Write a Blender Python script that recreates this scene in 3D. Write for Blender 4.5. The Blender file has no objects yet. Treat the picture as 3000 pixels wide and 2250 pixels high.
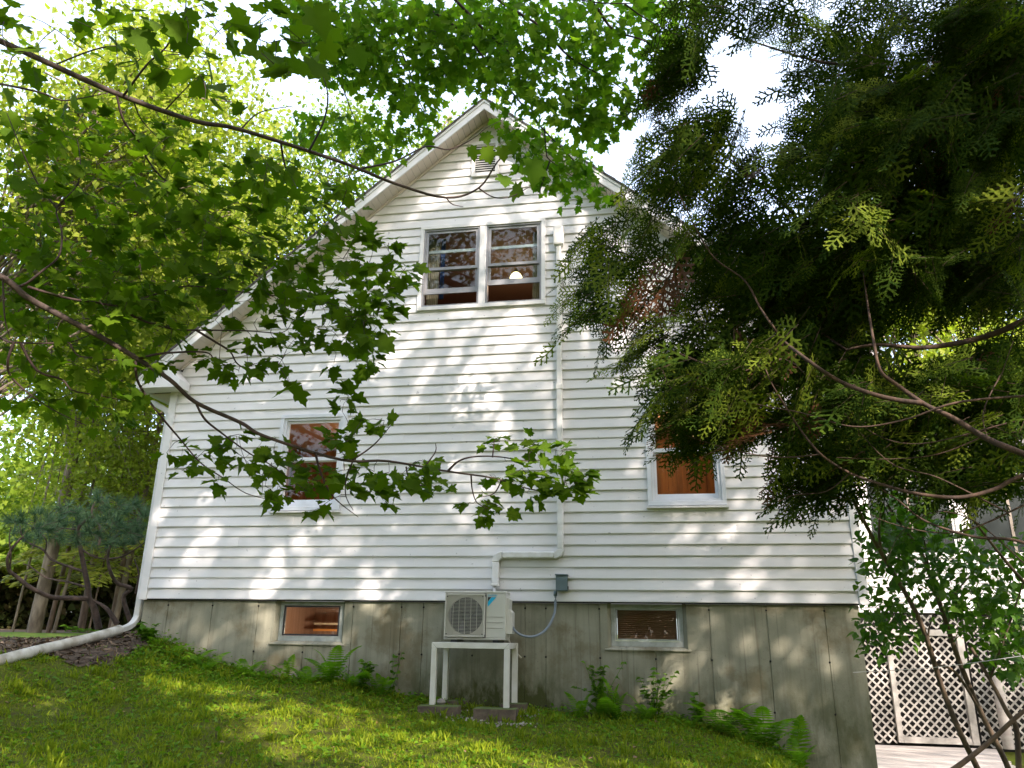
import bpy, math, random
import numpy as np
from mathutils import Matrix, Vector

SC = bpy.context.scene
COL = SC.collection
RNG = np.random.default_rng(7)
random.seed(7)

# ------------------------------------------------------------------ camera
F_PX = 2254.0                                   # focal length in pixels of a 3000 px wide frame
CAM = np.array([6.30, -9.103, -0.347])
YAW, PITCH, ROLL = -0.17483, 0.31280, 0.014204
FW = np.array([math.sin(YAW)*math.cos(PITCH), math.cos(YAW)*math.cos(PITCH), math.sin(PITCH)])
_r0 = np.array([math.cos(YAW), -math.sin(YAW), 0.0]); _u0 = np.cross(_r0, FW)
RT = math.cos(ROLL)*_r0 + math.sin(ROLL)*_u0
UP = -math.sin(ROLL)*_r0 + math.cos(ROLL)*_u0
cd = bpy.data.cameras.new('camera'); cam = bpy.data.objects.new('camera', cd); COL.objects.link(cam)
cd.sensor_fit = 'HORIZONTAL'; cd.sensor_width = 36.0; cd.lens = 36.0*F_PX/3000.0
cd.clip_start = 0.05; cd.clip_end = 1000
cam.matrix_world = Matrix(((RT[0], UP[0], -FW[0], CAM[0]), (RT[1], UP[1], -FW[1], CAM[1]),
                           (RT[2], UP[2], -FW[2], CAM[2]), (0, 0, 0, 1)))
SC.camera = cam
def at(u, v, d):
    """world point that stands d metres along the optical axis at photo position u, v"""
    return CAM + d*(FW + RT*(u-1500.0)/F_PX - UP*(v-1125.0)/F_PX)

# ------------------------------------------------------------------ sky, sun, exposure
SUN = np.array([0.79, -1.0, 0.77]); SUN /= np.linalg.norm(SUN)
world = bpy.data.worlds.new('World'); SC.world = world; world.use_nodes = True
wn = world.node_tree.nodes; wl = world.node_tree.links
bg = wn['Background']; sky = wn.new('ShaderNodeTexSky'); sky.sky_type = 'NISHITA'
sky.sun_disc = False; sky.sun_elevation = math.asin(SUN[2]); sky.sun_rotation = math.atan2(SUN[0], SUN[1])
sky.air_density = 1.0; sky.dust_density = 3.0; sky.ozone_density = 1.0
veil = wn.new('ShaderNodeMix'); veil.data_type = 'RGBA'; veil.blend_type = 'ADD'; veil.inputs[0].default_value = 1.0
wl.new(sky.outputs[0], veil.inputs[6]); veil.inputs[7].default_value = (2.3, 2.42, 2.62, 1.0)      # thin bright high cloud over the whole dome
wl.new(veil.outputs[2], bg.inputs[0]); bg.inputs[1].default_value = 0.15
sl = bpy.data.lights.new('sun', 'SUN'); sl.energy = 4.6; sl.angle = math.radians(0.5); sl.color = (1.0, 0.86, 0.77)
so = bpy.data.objects.new('sun', sl); COL.objects.link(so)
so.rotation_euler = Vector((-SUN).tolist()).to_track_quat('-Z', 'Y').to_euler()
so.location = (20, -25, 20)
vs = SC.view_settings
vs.view_transform = 'Standard'; vs.look = 'None'; vs.gamma = 1.0; vs.use_curve_mapping = False
vs.exposure = 1.56
SC.render.film_transparent = False
try:
    SC.cycles.use_denoising = True
    SC.cycles.max_bounces = 8; SC.cycles.diffuse_bounces = 4; SC.cycles.transparent_max_bounces = 12
    SC.cycles.sample_clamp_indirect = 8.0
except Exception:
    pass

# ------------------------------------------------------------------ materials
def _nodes(name):
    m = bpy.data.materials.new(name); m.use_nodes = True
    nt = m.node_tree; b = nt.nodes['Principled BSDF']
    return m, nt, b
def _setc(s, c):
    s.default_value = (c[0], c[1], c[2], 1.0)
def mixc(nt, fac, a, b, mode='MIX'):
    n = nt.nodes.new('ShaderNodeMix'); n.data_type = 'RGBA'; n.blend_type = mode
    if hasattr(fac, 'links'): nt.links.new(fac, n.inputs[0])
    else: n.inputs[0].default_value = fac
    for s, x in ((n.inputs[6], a), (n.inputs[7], b)):
        if hasattr(x, 'links'): nt.links.new(x, s)
        else: _setc(s, x)
    return n.outputs[2]
def noise(nt, scale, detail=4, rough=.55, stretch=None, lo=.35, hi=.65, coord='Object', off=(0, 0, 0)):
    tc = nt.nodes.new('ShaderNodeTexCoord'); mp = nt.nodes.new('ShaderNodeMapping')
    if stretch: mp.inputs['Scale'].default_value = stretch
    mp.inputs['Location'].default_value = off
    nt.links.new(tc.outputs[coord], mp.inputs['Vector'])
    n = nt.nodes.new('ShaderNodeTexNoise'); n.inputs['Scale'].default_value = scale
    n.inputs['Detail'].default_value = detail; n.inputs['Roughness'].default_value = rough
    nt.links.new(mp.outputs[0], n.inputs['Vector'])
    r = nt.nodes.new('ShaderNodeMapRange'); r.inputs[1].default_value = lo; r.inputs[2].default_value = hi
    nt.links.new(n.outputs[0], r.inputs[0])
    return r.outputs[0]
def bump(nt, b, h, strength=.3, dist=.01):
    n = nt.nodes.new('ShaderNodeBump'); n.inputs['Strength'].default_value = strength; n.inputs['Distance'].default_value = dist
    nt.links.new(h, n.inputs['Height']); nt.links.new(n.outputs[0], b.inputs['Normal'])
def math_node(nt, op, a, b=None):
    n = nt.nodes.new('ShaderNodeMath'); n.operation = op; n.use_clamp = True
    for s, x in zip(n.inputs, (a, b)):
        if x is None: continue
        if hasattr(x, 'links'): nt.links.new(x, s)
        else: s.default_value = x
    return n.outputs[0]
def plain(name, col, rough=.6, col2=None, scale=8, stretch=None, bmp=0, bscale=40, metal=0, spec=.5):
    m, nt, b = _nodes(name)
    b.inputs['Roughness'].default_value = rough; b.inputs['Metallic'].default_value = metal
    b.inputs['Specular IOR Level'].default_value = spec
    if col2: nt.links.new(mixc(nt, noise(nt, scale, stretch=stretch), col, col2), b.inputs['Base Color'])
    else: _setc(b.inputs['Base Color'], col)
    if bmp: bump(nt, b, noise(nt, bscale, stretch=stretch, lo=0, hi=1), bmp)
    return m
def glow(name, col, strength):
    m, nt, b = _nodes(name); _setc(b.inputs['Base Color'], col)
    _setc(b.inputs['Emission Color'], col); b.inputs['Emission Strength'].default_value = strength
    return m
def leafy(name, a, b_, trans=.45, rough=.5, tcol=None, spec=.3):
    m, nt, b = _nodes(name); nodes, L = nt.nodes, nt.links
    g = nodes.new('ShaderNodeNewGeometry'); oi = nodes.new('ShaderNodeObjectInfo')
    s = nodes.new('ShaderNodeMath'); s.operation = 'ADD'; L.new(g.outputs['Random Per Island'], s.inputs[0]); L.new(oi.outputs['Random'], s.inputs[1])
    f = nodes.new('ShaderNodeMath'); f.operation = 'FRACT'; L.new(s.outputs[0], f.inputs[0])
    c = mixc(nt, f.outputs[0], a, b_)
    L.new(c, b.inputs['Base Color']); b.inputs['Roughness'].default_value = rough; b.inputs['Specular IOR Level'].default_value = spec
    t = nodes.new('ShaderNodeBsdfTranslucent')
    tc = tcol or (1.35, 1.55, .55)
    L.new(mixc(nt, 1.0, c, tc, 'MULTIPLY'), t.inputs['Color'])
    mx = nodes.new('ShaderNodeMixShader'); mx.inputs[0].default_value = trans
    L.new(b.outputs[0], mx.inputs[1]); L.new(t.outputs[0], mx.inputs[2])
    L.new(mx.outputs[0], nodes['Material Output'].inputs['Surface'])
    return m
def glass(name, tint=(.86, .9, .9)):
    m = bpy.data.materials.new(name); m.use_nodes = True; nt = m.node_tree; nt.nodes.remove(nt.nodes['Principled BSDF'])
    t = nt.nodes.new('ShaderNodeBsdfTransparent'); _setc(t.inputs[0], tint)
    g = nt.nodes.new('ShaderNodeBsdfGlossy'); g.inputs['Roughness'].default_value = .015
    fr = nt.nodes.new('ShaderNodeLayerWeight'); fr.inputs[0].default_value = .5
    f = math_node(nt, 'ADD', math_node(nt, 'MULTIPLY', math_node(nt, 'POWER', fr.outputs['Facing'], 4.0), .35), .030)
    mx = nt.nodes.new('ShaderNodeMixShader'); nt.links.new(f, mx.inputs[0])
    nt.links.new(t.outputs[0], mx.inputs[1]); nt.links.new(g.outputs[0], mx.inputs[2])
    nt.links.new(mx.outputs[0], nt.nodes['Material Output'].inputs['Surface'])
    return m

M = {}
def siding_mat(name, base, dirt):
    m, nt, b = _nodes(name)
    oi = nt.nodes.new('ShaderNodeObjectInfo')
    c = mixc(nt, math_node(nt, 'MULTIPLY', oi.outputs['Random'], .5), base, [x*.93 for x in base])
    d = math_node(nt, 'MULTIPLY', noise(nt, 1.6, 6, .65, lo=.45, hi=.8), .35)
    c = mixc(nt, d, c, dirt)
    sp = math_node(nt, 'MULTIPLY', noise(nt, 16, 2, .5, lo=.735, hi=.76), .55)
    c = mixc(nt, sp, c, [x*.35 for x in base])
    nt.links.new(c, b.inputs['Base Color']); b.inputs['Roughness'].default_value = .42
    bump(nt, b, noise(nt, 30, 3, .5, stretch=(.12, 1, 2.5), lo=0, hi=1), .12, .004)
    return m
M['siding'] = siding_mat('white_vinyl', (.71, .705, .70), (.56, .53, .46))
M['trim'] = siding_mat('white_trim', (.73, .725, .72), (.60, .57, .50))
M['soffit'] = siding_mat('cream_soffit', (.66, .58, .52), (.52, .45, .38))
M['dark_gap'] = plain('dark_gap', (.015, .014, .012), .9)
M['shingle'] = plain('asphalt_shingle', (.06, .055, .05), .95, (.11, .10, .09), 30, bmp=.4, bscale=120)
M['alum'] = plain('weathered_aluminium', (.34, .34, .35), .45, (.25, .25, .26), 5, metal=.35)
M['vinylframe'] = plain('vinyl_window_white', (.74, .76, .80), .35, (.66, .68, .72), 4)
M['basementframe'] = plain('grey_painted_frame', (.42, .44, .42), .6, (.30, .32, .28), 9)
M['blackframe'] = plain('dark_sash', (.03, .03, .035), .5)
M['glass'] = glass('window_glass')
M['pvc'] = plain('white_pvc', (.74, .74, .73), .35, (.60, .59, .54), 7)
M['pvcdirty'] = plain('dirty_pvc', (.66, .65, .60), .4, (.34, .31, .25), 6, stretch=(1, 1, 1.0))
M['gutter'] = plain('gutter_white', (.70, .71, .70), .4, (.56, .56, .52), 5)
M['ivory'] = plain('ivory_sheet_metal', (.60, .585, .52), .42, (.54, .53, .46), 3)
M['ivorygrille'] = plain('ivory_grille', (.56, .54, .47), .5)
M['fan'] = plain('fan_grey', (.045, .045, .06), .4)
M['coil'] = plain('coil_dark', (.02, .02, .022), .5, (.05, .05, .055), 60)
M['cyan'] = plain('cyan_print', (.0, .38, .62), .4)
M['black'] = plain('black_print', (.012, .012, .014), .45)
M['stand'] = plain('white_vinyl_post', (.72, .71, .66), .4, (.62, .60, .52), 5)
M['boxgrey'] = plain('grey_green_box', (.11, .16, .17), .5, (.09, .13, .14), 6)
M['conduit'] = plain('grey_conduit', (.20, .24, .28), .5)
M['hose'] = plain('drain_hose', (.42, .39, .30), .6)
M['bark'] = plain('maple_bark', (.085, .058, .047), .85, (.035, .024, .02), 14, stretch=(1, 1, .5), bmp=.5, bscale=50)
M['twig'] = plain('maple_twig', (.055, .030, .026), .8, (.03, .018, .016), 20)
M['palebark'] = plain('pale_bark', (.25, .20, .155), .9, (.10, .075, .055), 5, stretch=(1, 1, .35), bmp=.5, bscale=30)
M['redbark'] = plain('brown_trunk_bark', (.20, .135, .095), .9, (.09, .06, .045), 6, stretch=(1, 1, .3), bmp=.5, bscale=30)
M['cedarbark'] = plain('cedar_bark', (.085, .050, .032), .9, (.035, .022, .016), 18, stretch=(1, 1, .25), bmp=.6, bscale=40)
M['pinebark'] = plain('pine_bark', (.12, .085, .07), .9, (.05, .035, .03), 9, bmp=.5, bscale=40)
M['shrubbark'] = plain('shrub_bark', (.15, .105, .065), .9, (.06, .042, .028), 14, stretch=(1, 1, .3), bmp=.4, bscale=40)
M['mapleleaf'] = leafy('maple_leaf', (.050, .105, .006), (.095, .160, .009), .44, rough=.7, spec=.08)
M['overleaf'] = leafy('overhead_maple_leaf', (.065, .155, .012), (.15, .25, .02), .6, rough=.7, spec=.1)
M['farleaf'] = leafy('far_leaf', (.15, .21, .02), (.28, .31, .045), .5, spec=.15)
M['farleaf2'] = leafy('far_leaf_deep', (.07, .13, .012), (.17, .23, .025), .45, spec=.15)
M['hemlock'] = leafy('hemlock_spray', (.13, .165, .015), (.30, .30, .045), .35, spec=.15)
M['understoryshade'] = leafy('understory_shade_tone', (.05, .04, .018), (.035, .05, .012), .1, spec=.05)  # leaf colour darkened to stand in for shade inside the woods
M['shadeleaf'] = leafy('shade_tree_leaf', (.05, .10, .02), (.08, .14, .03), .25)
M['cedarleaf'] = leafy('cedar_spray', (.014, .036, .005), (.052, .085, .008), .2, rough=.8, spec=.05)
M['cedarlit'] = leafy('cedar_sunlit_tone_spray', (.085, .135, .012), (.17, .215, .020), .4, rough=.7, spec=.12)  # lighter yellow-green painted in for sprays that look sunlit
M['cedardead'] = leafy('cedar_dead_spray', (.15, .065, .028), (.09, .045, .022), .2, tcol=(1.2, .9, .6))
M['pineneedle'] = leafy('pine_needle', (.030, .085, .045), (.12, .20, .085), .2, tcol=(1, 1.2, .9))
M['shrubleaf'] = leafy('shrub_leaf', (.035, .10, .012), (.09, .18, .018), .4, spec=.15)
M['fern'] = leafy('fern_frond', (.08, .20, .012), (.16, .29, .02), .45, spec=.12)
M['weed'] = leafy('weed_leaf', (.06, .15, .012), (.12, .22, .018), .4, spec=.12)
M['grass'] = leafy('grass_blade', (.105, .170, .009), (.22, .265, .016), .3, spec=.1)
M['moss'] = leafy('ground_cover_leaf', (.06, .16, .010), (.15, .26, .016), .35, spec=.1)
M['mulch'] = plain('bark_mulch', (.085, .055, .032), .95, (.04, .026, .016), 25, bmp=1, bscale=60)
M['chip'] = leafy('mulch_chip', (.055, .035, .02), (.17, .12, .075), .0)
M['litter'] = leafy('dead_leaf', (.16, .08, .04), (.28, .17, .10), .1, tcol=(1, .8, .6))
M['gravelm'] = leafy('pale_gravel', (.42, .38, .33), (.22, .19, .17), .0)
M['deckwood'] = plain('weathered_deck_wood', (.46, .42, .38), .8, (.33, .29, .26), 6, stretch=(.15, 2, 2), bmp=.3, bscale=30)
M['lattice'] = plain('weathered_lattice', (.50, .47, .43), .85, (.33, .31, .28), 7, bmp=.3, bscale=60)
M['winewall'] = plain('wine_red_wall', (.16, .035, .03), .8, (.12, .028, .025), 3)
M['ceil'] = plain('ceiling_board', (.35, .22, .16), .8)
M['pine_panel'] = plain('pine_panelling', (.30, .125, .038), .6, (.17, .065, .02), 5, stretch=(3, 3, .3))
M['pinkwall'] = plain('pinkish_panelling', (.40, .24, .17), .7, (.32, .18, .12), 4, stretch=(5, 5, .3))
M['orangewood'] = plain('orange_wood', (.50, .20, .05), .6)
M['curtain'] = plain('linen_curtain', (.50, .42, .31), .9, (.42, .34, .24), 20)
M['bluecloth'] = plain('blue_cloth', (.03, .07, .22), .8)
M['redchair'] = plain('red_chair', (.18, .02, .02), .5)
M['blind'] = plain('brown_blind', (.34, .165, .085), .5, (.27, .12, .06), 4)
M['bulb'] = glow('lamp_glass_lit', (1.0, .83, .42), 1.9)
M['bulb2'] = glow('bulb_lit', (1.0, .70, .30), 2.5)
M['tube'] = glow('fluorescent_lit', (1.0, .86, .62), 1.6)
M['shade'] = plain('tan_lamp_shade', (.62, .40, .18), .8)
M['greywood'] = plain('grey_wood', (.2, .17, .14), .8)
M['purplepane'] = plain('dark_pane', (.03, .035, .036), .12, spec=.6)
M['wire'] = plain('wire_line', (.35, .36, .34), .6)

def concrete():
    m, nt, b = _nodes('cast_concrete')
    c = mixc(nt, noise(nt, 2.2, 8, .65), (.31, .30, .225), (.23, .225, .160))
    c = mixc(nt, math_node(nt, 'MULTIPLY', noise(nt, 2.6, 5, .6, stretch=(3.2, 1, .16), lo=.50, hi=.74), .55), c, (.095, .088, .050))
    c = mixc(nt, math_node(nt, 'MULTIPLY', noise(nt, 1.3, 6, .65, lo=.52, hi=.62, off=(3.1, 0, 1.7)), .6), c, (.13, .095, .038))
    c = mixc(nt, math_node(nt, 'MULTIPLY', noise(nt, 3.0, 3, .6, stretch=(9, 1, .22), lo=.60, hi=.68, off=(7, 0, 2)), .38), c, (.075, .066, .04))
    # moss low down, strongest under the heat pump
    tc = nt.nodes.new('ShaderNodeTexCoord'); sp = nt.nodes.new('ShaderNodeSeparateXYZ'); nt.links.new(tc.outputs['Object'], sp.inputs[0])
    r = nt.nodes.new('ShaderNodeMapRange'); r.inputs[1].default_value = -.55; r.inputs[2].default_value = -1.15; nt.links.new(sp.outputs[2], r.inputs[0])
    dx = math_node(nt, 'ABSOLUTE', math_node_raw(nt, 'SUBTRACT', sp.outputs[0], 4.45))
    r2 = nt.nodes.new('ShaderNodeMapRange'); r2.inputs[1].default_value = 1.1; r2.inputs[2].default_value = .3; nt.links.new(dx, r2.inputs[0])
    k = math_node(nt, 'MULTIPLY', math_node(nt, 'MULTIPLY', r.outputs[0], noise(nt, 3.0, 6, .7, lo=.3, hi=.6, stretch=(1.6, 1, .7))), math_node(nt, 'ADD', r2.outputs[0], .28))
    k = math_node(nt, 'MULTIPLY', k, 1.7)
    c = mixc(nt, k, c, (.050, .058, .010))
    c = mixc(nt, math_node(nt, 'MULTIPLY', noise(nt, 55, 2, .5, lo=.66, hi=.72), .5), c, (.09, .08, .07))
    nt.links.new(c, b.inputs['Base Color']); b.inputs['Roughness'].default_value = .88
    bump(nt, b, noise(nt, 60, 6, .7, lo=0, hi=1), .35, .006)
    return m
def math_node_raw(nt, op, a, b):
    n = nt.nodes.new('ShaderNodeMath'); n.operation = op
    for s, x in zip(n.inputs, (a, b)):
        if hasattr(x, 'links'): nt.links.new(x, s)
        else: s.default_value = x
    return n.outputs[0]
M['concrete'] = concrete()
def block_mat():
    m, nt, b = _nodes('mossy_block')
    c = mixc(nt, noise(nt, 12, 6, .7), (.16, .12, .085), (.085, .065, .05))
    g = nt.nodes.new('ShaderNodeNewGeometry'); sp = nt.nodes.new('ShaderNodeSeparateXYZ'); nt.links.new(g.outputs['True Normal'], sp.inputs[0])
    c = mixc(nt, math_node(nt, 'MULTIPLY', sp.outputs[2], noise(nt, 20, 5, .7, lo=.2, hi=.5)), c, (.07, .105, .016))
    nt.links.new(c, b.inputs['Base Color']); b.inputs['Roughness'].default_value = .95
    bump(nt, b, noise(nt, 40, 6, .7, lo=0, hi=1), .6, .01)
    return m
M['block'] = block_mat()
def ground_mat():
    m, nt, b = _nodes('mossy_lawn')
    c = mixc(nt, noise(nt, 1.3, 6, .65), (.070, .112, .008), (.125, .140, .012))
    c = mixc(nt, noise(nt, 9, 6, .7, lo=.48, hi=.66), c, (.075, .060, .028))
    c = mixc(nt, noise(nt, 45, 4, .7, lo=.5, hi=.7), c, (.045, .06, .01))
    nt.links.new(c, b.inputs['Base Color']); b.inputs['Roughness'].default_value = .95; b.inputs['Specular IOR Level'].default_value = .1
    bump(nt, b, noise(nt, 30, 6, .75, lo=0, hi=1), 1.0, .03)
    return m
M['ground'] = ground_mat()
M['lawn'] = plain('sunny_lawn', (.10, .17, .025), .95, (.16, .22, .04), 3, bmp=1, bscale=60, spec=.1)
M['floor'] = plain('forest_floor_litter', (.11, .065, .04), .95, (.06, .04, .022), 3, bmp=1, bscale=20)

# ------------------------------------------------------------------ mesh helpers
class MB:
    def __init__(s): s.v = []; s.f = []
    def quad(s, *p):
        n = len(s.v); s.v += [tuple(map(float, q)) for q in p]; s.f.append(tuple(range(n, n+len(p))))
    def box(s, x0, x1, y0, y1, z0, z1):
        n = len(s.v)
        s.v += [(x0, y0, z0), (x1, y0, z0), (x1, y1, z0), (x0, y1, z0), (x0, y0, z1), (x1, y0, z1), (x1, y1, z1), (x0, y1, z1)]
        s.f += [tuple(n+i for i in q) for q in ((0, 3, 2, 1), (4, 5, 6, 7), (0, 1, 5, 4), (1, 2, 6, 5), (2, 3, 7, 6), (3, 0, 4, 7))]
        return s
    def prism(s, pts, d):
        """pts: polygon in 3D, extruded by vector d"""
        n = len(s.v); k = len(pts); d = np.array(d, float)
        s.v += [tuple(map(float, p)) for p in pts] + [tuple(np.array(p, float)+d) for p in pts]
        s.f.append(tuple(range(n+k-1, n-1, -1))); s.f.append(tuple(range(n+k, n+2*k)))
        for i in range(k):
            j = (i+1) % k; s.f.append((n+i, n+j, n+k+j, n+k+i))
        return s
    def frame(s, x0, x1, z0, z1, w, y0, y1, wb=None, wt=None):
        wb = w if wb is None else wb; wt = w if wt is None else wt
        s.box(x0, x1, y0, y1, z0, z0+wb); s.box(x0, x1, y0, y1, z1-wt, z1)
        s.box(x0, x0+w, y0, y1, z0+wb, z1-wt); s.box(x1-w, x1, y0, y1, z0+wb, z1-wt)
        return s
    def tube(s, pts, r, n=8, cap=True):
        V, T = tube_arrays([(pts, r)], n); o = len(s.v)
        s.v += [tuple(p) for p in V.tolist()]; s.f += [tuple(o+i for i in t) for t in T]
        if cap:
            k = len(pts); s.f.append(tuple(o+i for i in range(n-1, -1, -1))); s.f.append(tuple(o+(k-1)*n+i for i in range(n)))
        return s
    def lathe(s, c, prof, n=16):
        """prof: list of (radius, z) revolved about a vertical axis through c"""
        o = len(s.v)
        for r, z in prof:
            for i in range(n):
                a = 2*math.pi*i/n; s.v.append((c[0]+r*math.cos(a), c[1]+r*math.sin(a), c[2]+z))
        for j in range(len(prof)-1):
            for i in range(n):
                i2 = (i+1) % n; s.f.append((o+j*n+i, o+j*n+i2, o+(j+1)*n+i2, o+(j+1)*n+i))
        return s
    def build(s, name, m, parent=None, smooth=False, bevel=0):
        me = bpy.data.meshes.new(name); me.from_pydata(s.v, [], s.f); me.update()
        return link(name, me, m, parent, smooth, bevel)

def tube_arrays(tubes, n=6):
    Vs, Ts, off = [], [], 0
    ang = np.arange(n)*2*math.pi/n; ca, sa = np.cos(ang), np.sin(ang)
    for pts, r in tubes:
        P = np.asarray(pts, float); k = len(P)
        R = np.full(k, float(r)) if np.isscalar(r) else np.asarray(r, float)
        t = np.gradient(P, axis=0); t /= np.linalg.norm(t, axis=1)[:, None]+1e-9
        ref = np.array([0, 0, 1.0]) if abs(t[:, 2]).mean() < .8 else np.array([1.0, 0, 0])
        a = np.cross(t, ref); a /= np.linalg.norm(a, axis=1)[:, None]+1e-9; b = np.cross(a, t)
        V = P[:, None, :] + R[:, None, None]*(a[:, None, :]*ca[None, :, None] + b[:, None, :]*sa[None, :, None])
        Vs.append(V.reshape(-1, 3))
        i = np.arange(k-1)[:, None]*n; j = np.arange(n)[None, :]; j2 = (j+1) % n
        q = np.stack([i+j, i+j2, i+n+j2, i+n+j], -1).reshape(-1, 4) + off
        Ts.append(q); off += k*n
    return np.concatenate(Vs), np.concatenate(Ts)
def arr_mesh(name, V, F):
    V = np.asarray(V, np.float32); F = np.asarray(F, np.int32); k = F.shape[1]
    me = bpy.data.meshes.new(name)
    me.vertices.add(len(V)); me.vertices.foreach_set('co', V.ravel())
    me.loops.add(F.size); me.loops.foreach_set('vertex_index', F.ravel())
    me.polygons.add(len(F)); me.polygons.foreach_set('loop_start', np.arange(0, F.size, k, dtype=np.int32))
    me.polygons.foreach_set('loop_total', np.full(len(F), k, np.int32))
    me.update(calc_edges=True)
    return me
ROOTLOC = {}
def set_parent(o, parent):
    if parent is None: return
    o.parent = parent
    l = ROOTLOC.get(parent.name)
    if l is not None: o.matrix_parent_inverse = Matrix.Translation((-l[0], -l[1], -l[2]))
def link(name, me, m, parent=None, smooth=False, bevel=0):
    o = bpy.data.objects.new(name, me); COL.objects.link(o)
    if m is not None and not me.materials: me.materials.append(m)
    if smooth: me.polygons.foreach_set('use_smooth', np.ones(len(me.polygons), bool))
    if bevel:
        b = o.modifiers.new('edge', 'BEVEL'); b.width = bevel; b.segments = 2; b.limit_method = 'ANGLE'; b.angle_limit = math.radians(40)
    set_parent(o, parent)
    return o
def tag(o, label=None, cat=None, group=None, kind=None):
    if label: o['label'] = label
    if cat: o['category'] = cat
    if group: o['group'] = group
    if kind: o['kind'] = kind
    return o
def thing(name, loc, label, cat, group=None):
    o = bpy.data.objects.new(name, None); COL.objects.link(o); o.location = tuple(float(x) for x in loc)
    o.empty_display_size = .1
    ROOTLOC[o.name] = tuple(float(x) for x in loc)
    return tag(o, label, cat, group)
def stuff(o):
    o['kind'] = 'stuff'; return o

# ------------------------------------------------------------------ ground
_wx = np.array([-60, -3, -1, 0, .4, 1, 1.6, 2.7, 3.6, 5.2, 6.4, 7.07, 7.5, 7.8, 8.5, 9.5, 60])
_wz = np.array([-.50, -.57, -.50, -.44, -.50, -.70, -.83, -.89, -1.07, -1.15, -1.18, -1.27, -1.43, -1.63, -2.02, -2.16, -2.2])
def ground_z(x, y):
    x = np.asarray(x, float); y = np.asarray(y, float)
    w = np.interp(x, _wx, _wz)
    t = np.clip(-y, 0, 12)
    s = np.interp(x, [-20, 0, 3, 7, 9], [.05, .10, .085, .07, .0])
    far = np.clip((np.hypot(x-4, y)-40)/200, 0, 1)*0
    return w - s*t - .045*np.exp(-((x-4.5)/.6)**2-((y+.85)/.4)**2) + .015*np.sin(2.1*x+.7)*np.cos(1.7*y) + .008*np.sin(5.3*x+2*y) + far
def sheet(name, xs, ys, m, dz=0, keep=None):
    X, Y = np.meshgrid(xs, ys, indexing='ij'); Z = ground_z(X, Y)+dz
    V = np.stack([X, Y, Z], -1).reshape(-1, 3); nx, ny = len(xs), len(ys)
    i = np.arange(nx-1)[:, None]*ny + np.arange(ny-1)[None, :]
    F = np.stack([i, i+ny, i+ny+1, i+1], -1).reshape(-1, 4)
    if keep is not None:
        c = V[F].mean(1); F = F[keep(c[:, 0], c[:, 1])]
    return link(name, arr_mesh(name, V, F), m, None, True)
gx = np.concatenate([[-260, -120, -60], np.arange(-40, -4, 2.0), np.arange(-4, 11.01, .15), np.arange(12, 42, 2.0), [60, 120, 260]])
gy = np.concatenate([[-120, -60, -30], np.arange(-20, -6, 1.0), np.arange(-6, 3.01, .15), np.arange(4, 44, 2.0), [60, 120, 260]])
g = sheet('ground', gx, gy, M['ground'], 0, lambda x, y: ~((x > .15) & (x < 8.4) & (y > .2) & (y < 8.8)))
tag(g, 'mossy green lawn sloping down beside the white house', 'ground', kind='structure')
g = sheet('lawn', np.arange(-24, -2.2, .25), np.arange(-1.5, 14.6, .25), M['lawn'], .012, lambda x, y: (x < -2.7-.25*np.abs(np.sin(2*y))) & (y > -.55-(x+2.7)*.12+.1*np.sin(3*x)) & (y < 13.9+.5*np.sin(x)))
tag(g, 'sunny strip of mown lawn before the woods', 'lawn', kind='structure')
g = sheet('forest_floor', np.arange(-60, 40, 2.0), np.arange(14, 60, 2.0), M['floor'], .006)
tag(g, 'brown leaf-littered floor of the woods', 'forest floor', kind='structure')
def mulch_keep(x, y):
    e = ((x+1.1)/1.75)**2 + ((y+.6)/1.9)**2 + .25*np.sin(5*x+3*y)
    e2 = ((x+1.7)/1.3)**2 + ((y-1.0)/1.5)**2 + .2*np.sin(4*x-3*y)
    return ((e < 1) | (e2 < 1)) & ~((x > -.03) & (y > -.02))
g = sheet('mulch_bed', np.arange(-5, .8, .1), np.arange(-3, 4.5, .1), M['mulch'], .012, mulch_keep)
tag(g, 'dark brown bark mulch around the white drain pipe', 'mulch bed', kind='structure')

# ------------------------------------------------------------------ the white house
W, RIDGE, APEX, SLOPE, EXPO = 8.60, 4.30, 6.593, .84, .127
DEPTH = 9.0
def soffit_z(x): return APEX - SLOPE*abs(x-RIDGE)
house = thing('house', (RIDGE, 0, -1.0), 'white clapboard gable house on a bare concrete foundation', 'house')
HP = house
# openings seen in the gable wall: x0, x1, z0, z1 (outer edge of the frames)
OPEN = [(3.40, 5.12, 3.70, 4.955), (1.645, 2.545, 1.075, 2.325), (6.325, 7.21, 1.075, 2.325), (4.085, 4.465, 5.68, 6.235)]

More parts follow.
